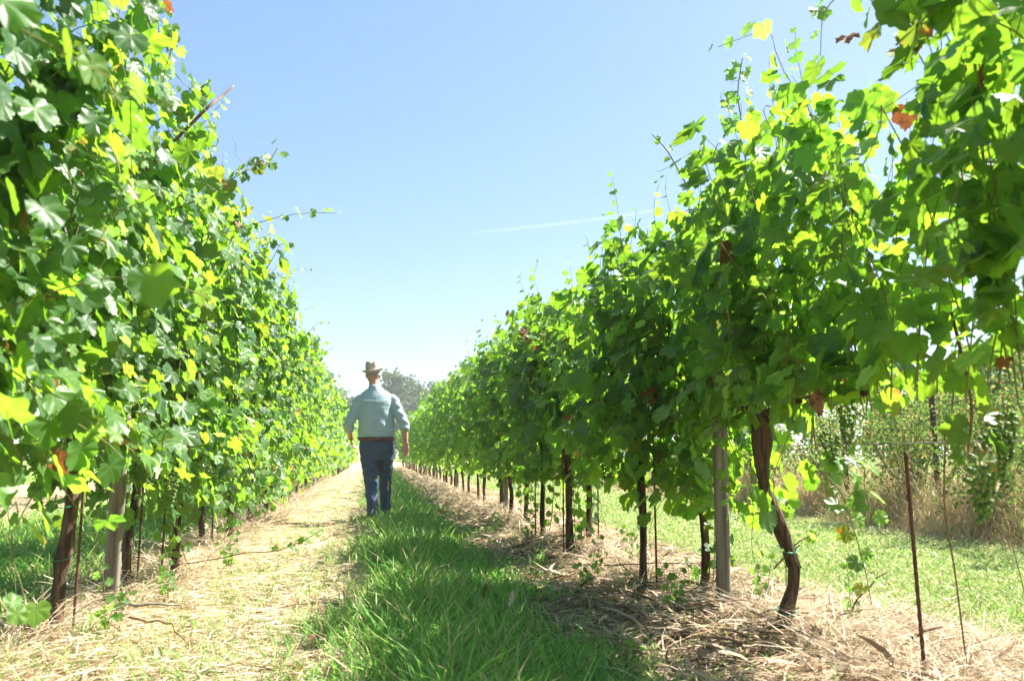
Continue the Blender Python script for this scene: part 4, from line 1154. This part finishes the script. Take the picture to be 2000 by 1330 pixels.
    q = MB(); q.tube(spline([(-.225, -.105, 1.445), (-.12, -.135, 1.44), (-.03, -.14, 1.438), (.06, -.135, 1.44), (.16, -.1, 1.45)], 14), .0035, 6); q.build('yoke_seam', SHIRT, sh)
    # ---- trousers
    b = MB()
    loft(b, [(-.02, 0, .975, .212, .148), (-.018, 0, .92, .216, .153), (-.015, -.005, .85, .218, .158), (-.013, 0, .78, .200, .142), (-.012, 0, .73, .19, .12)], 28)
    b.tube(spline([hipL + [0, 0, -.02], (hipL + kneeL) / 2, kneeL, (kneeL + ankL) / 2, ankL + [0, 0, -.03]], 18), np.interp(np.linspace(0, 1, 18), [0, .25, .5, .75, 1], [.118, .112, .088, .078, .072]), 18)
    b.tube(spline([hipR + [0, 0, -.02], (hipR + kneeR) / 2, kneeR, (kneeR + ankR) / 2, ankR + [0, 0, -.03]], 18), np.interp(np.linspace(0, 1, 18), [0, .25, .5, .75, 1], [.116, .108, .084, .074, .066]), 18)
    def pf(c):
        x, y, z = c[:, 0], c[:, 1], c[:, 2]
        return .006 * np.sin(38 * z + 16 * x + 2.5 * np.sin(14 * x)) * np.clip((.8 - z) * 3, 0.15, 1) * np.sin(9 * z + 11 * x) + .003 * np.sin(70 * z - 30 * x)
    tr = fuse(b, 'trousers', PANTS, .009, 4, disp=pf)
    q = MB(); loft(q, [(-.02, 0, .965, .214, .152), (-.02, 0, .966, .230, .166), (-.02, 0, 1.006, .234, .169), (-.02, 0, 1.001, .214, .150)], 32); q.build('belt', LEATH, tr)
    for bx in (-.15, -.02, .11):
        yb = -.168 * math.sqrt(max(.0, 1 - ((bx + .02) / .234) ** 2)) - .002
        q = MB(); q.tube([(bx, yb, .958), (bx, yb - .004, .98), (bx, yb, 1.004)], .006, 5); q.build('belt_loop', PANTS, tr)
    for bx in (-.125, .085):
        q = MB(); yb = -.158
        q.tube([(bx - .06, yb + .018, .90), (bx, yb + .0, .895), (bx + .055, yb + .012, .90)], .0035, 5); q.build('pocket_edge', PANTS, tr)
    # ---- shoes
    for a_ in (ankL, ankR):
        q = MB(); c = a_ * np.array([1, 1, 0])
        loft(q, [(c[0], c[1] + .055, .002, .048, .145), (c[0], c[1] + .055, .03, .050, .147), (c[0], c[1] + .045, .055, .044, .13), (c[0], c[1] + .0, .085, .042, .075), (c[0], c[1] - .01, .105, .040, .055)], 20)
        q.build('shoe', LEATH, root)
    # ---- hair, hat, watch
    q = MB(); loft(q, [(-.08, .012, 1.745, .080, .090), (-.08, .012, 1.752, .0845, .098), (-.08, .014, 1.775, .086, .101), (-.08, .018, 1.80, .085, .102)], 24)
    q.build('hair', HAIR, root)
    hat = bpy.data.objects.new('hat', None); COL.objects.link(hat); hat.parent = root; hat.location = (-.08, .02, 1.80); hat.rotation_euler = (.10, -.16, 0)
    q = MB(); th = np.linspace(0, 2 * math.pi, 36, endpoint=False)
    prof = [(1.0, 0.0), (1.0, .035), (.96, .075), (.91, .11), (.83, .132), (.68, .138), (.45, .128), (.2, .120), (.02, .118)]
    V = []
    for (r_, z_) in prof:
        x = .094 * r_ * np.cos(th); y = .112 * r_ * np.sin(th)
        z = z_ + (0 if z_ < .09 else 1) * (-.028 * np.exp(-(x / .022) ** 2) * (1 - .2 * np.abs(y) / .1) - .02 * (y > 0) * (y / .1) - .012 * np.exp(-((np.abs(x) - .07) / .02) ** 2) * (y > .02))
        V.append(np.stack([x, y, z], 1))
    V = np.vstack(V); F = []
    for i in range(len(prof) - 1):
        for j in range(36):
            a = i * 36 + j; c = i * 36 + (j + 1) % 36; F += [(a, c, c + 36), (a, c + 36, a + 36)]
    q.add(V, F); q.build('crown', STR, hat)
    q = MB(); V = []
    for (r_, dz) in ((.97, -.002), (1.2, .0), (1.42, .004), (1.50, .010), (1.50, .006), (1.42, .000), (1.2, -.004), (.97, -.006)):
        x = .094 * r_ * np.cos(th); y = .112 * r_ * .97 * np.sin(th)
        z = dz + (r_ - 1) * .05 * (np.abs(np.cos(th)) ** 2) - (r_ - 1) * .03 * np.sin(th)
        V.append(np.stack([x, y, z], 1))
    V = np.vstack(V); F = []
    for i in range(7):
        for j in range(36):
            a = i * 36 + j; c = i * 36 + (j + 1) % 36; F += [(a, c, c + 36), (a, c + 36, a + 36)]
    q.add(V, F); q.build('brim', STR, hat)
    q = MB(); loft(q, [(0, 0, .003, .0965, .1145), (0, 0, .004, .099, .117), (0, 0, .032, .098, .116), (0, 0, .033, .0955, .1135)], 36); q.build('hat_band', BAND, hat)
    d = (LW - LE) / np.linalg.norm(LW - LE)
    q = MB(); q.tube([LW - d * .03, LW - d * .028, LW - d * .008, LW - d * .006], [.030, .034, .034, .030], 16); q.build('wristwatch', DARK, root)

person()

# ------------------------------------------------------------------ contrail
m, n_, N, L = mat('contrail_vapour')
pv = N('VolumePrincipled'); pv.inputs['Density'].default_value = .0035; pv.inputs['Color'].default_value = (1, 1, 1, 1); pv.inputs['Anisotropy'].default_value = .4
o = N('OutputMaterial'); L(pv.outputs[0], o.inputs['Volume'])
b = MB()
cp = spline([(323, 3000, 845), (516, 3000, 875), (723, 3000, 908), (935, 3000, 945), (1131, 3000, 987)], 60)
ff = np.linspace(0, 1, 60)
b.tube(cp, (2 + 6.5 * np.sin(ff * 2.6) ** .6) * (1 + .12 * rng.normal(size=60)), 14)
ct = b.build('contrail', m)
tag(ct, 'faint white aircraft trail crossing the blue sky', 'contrail')
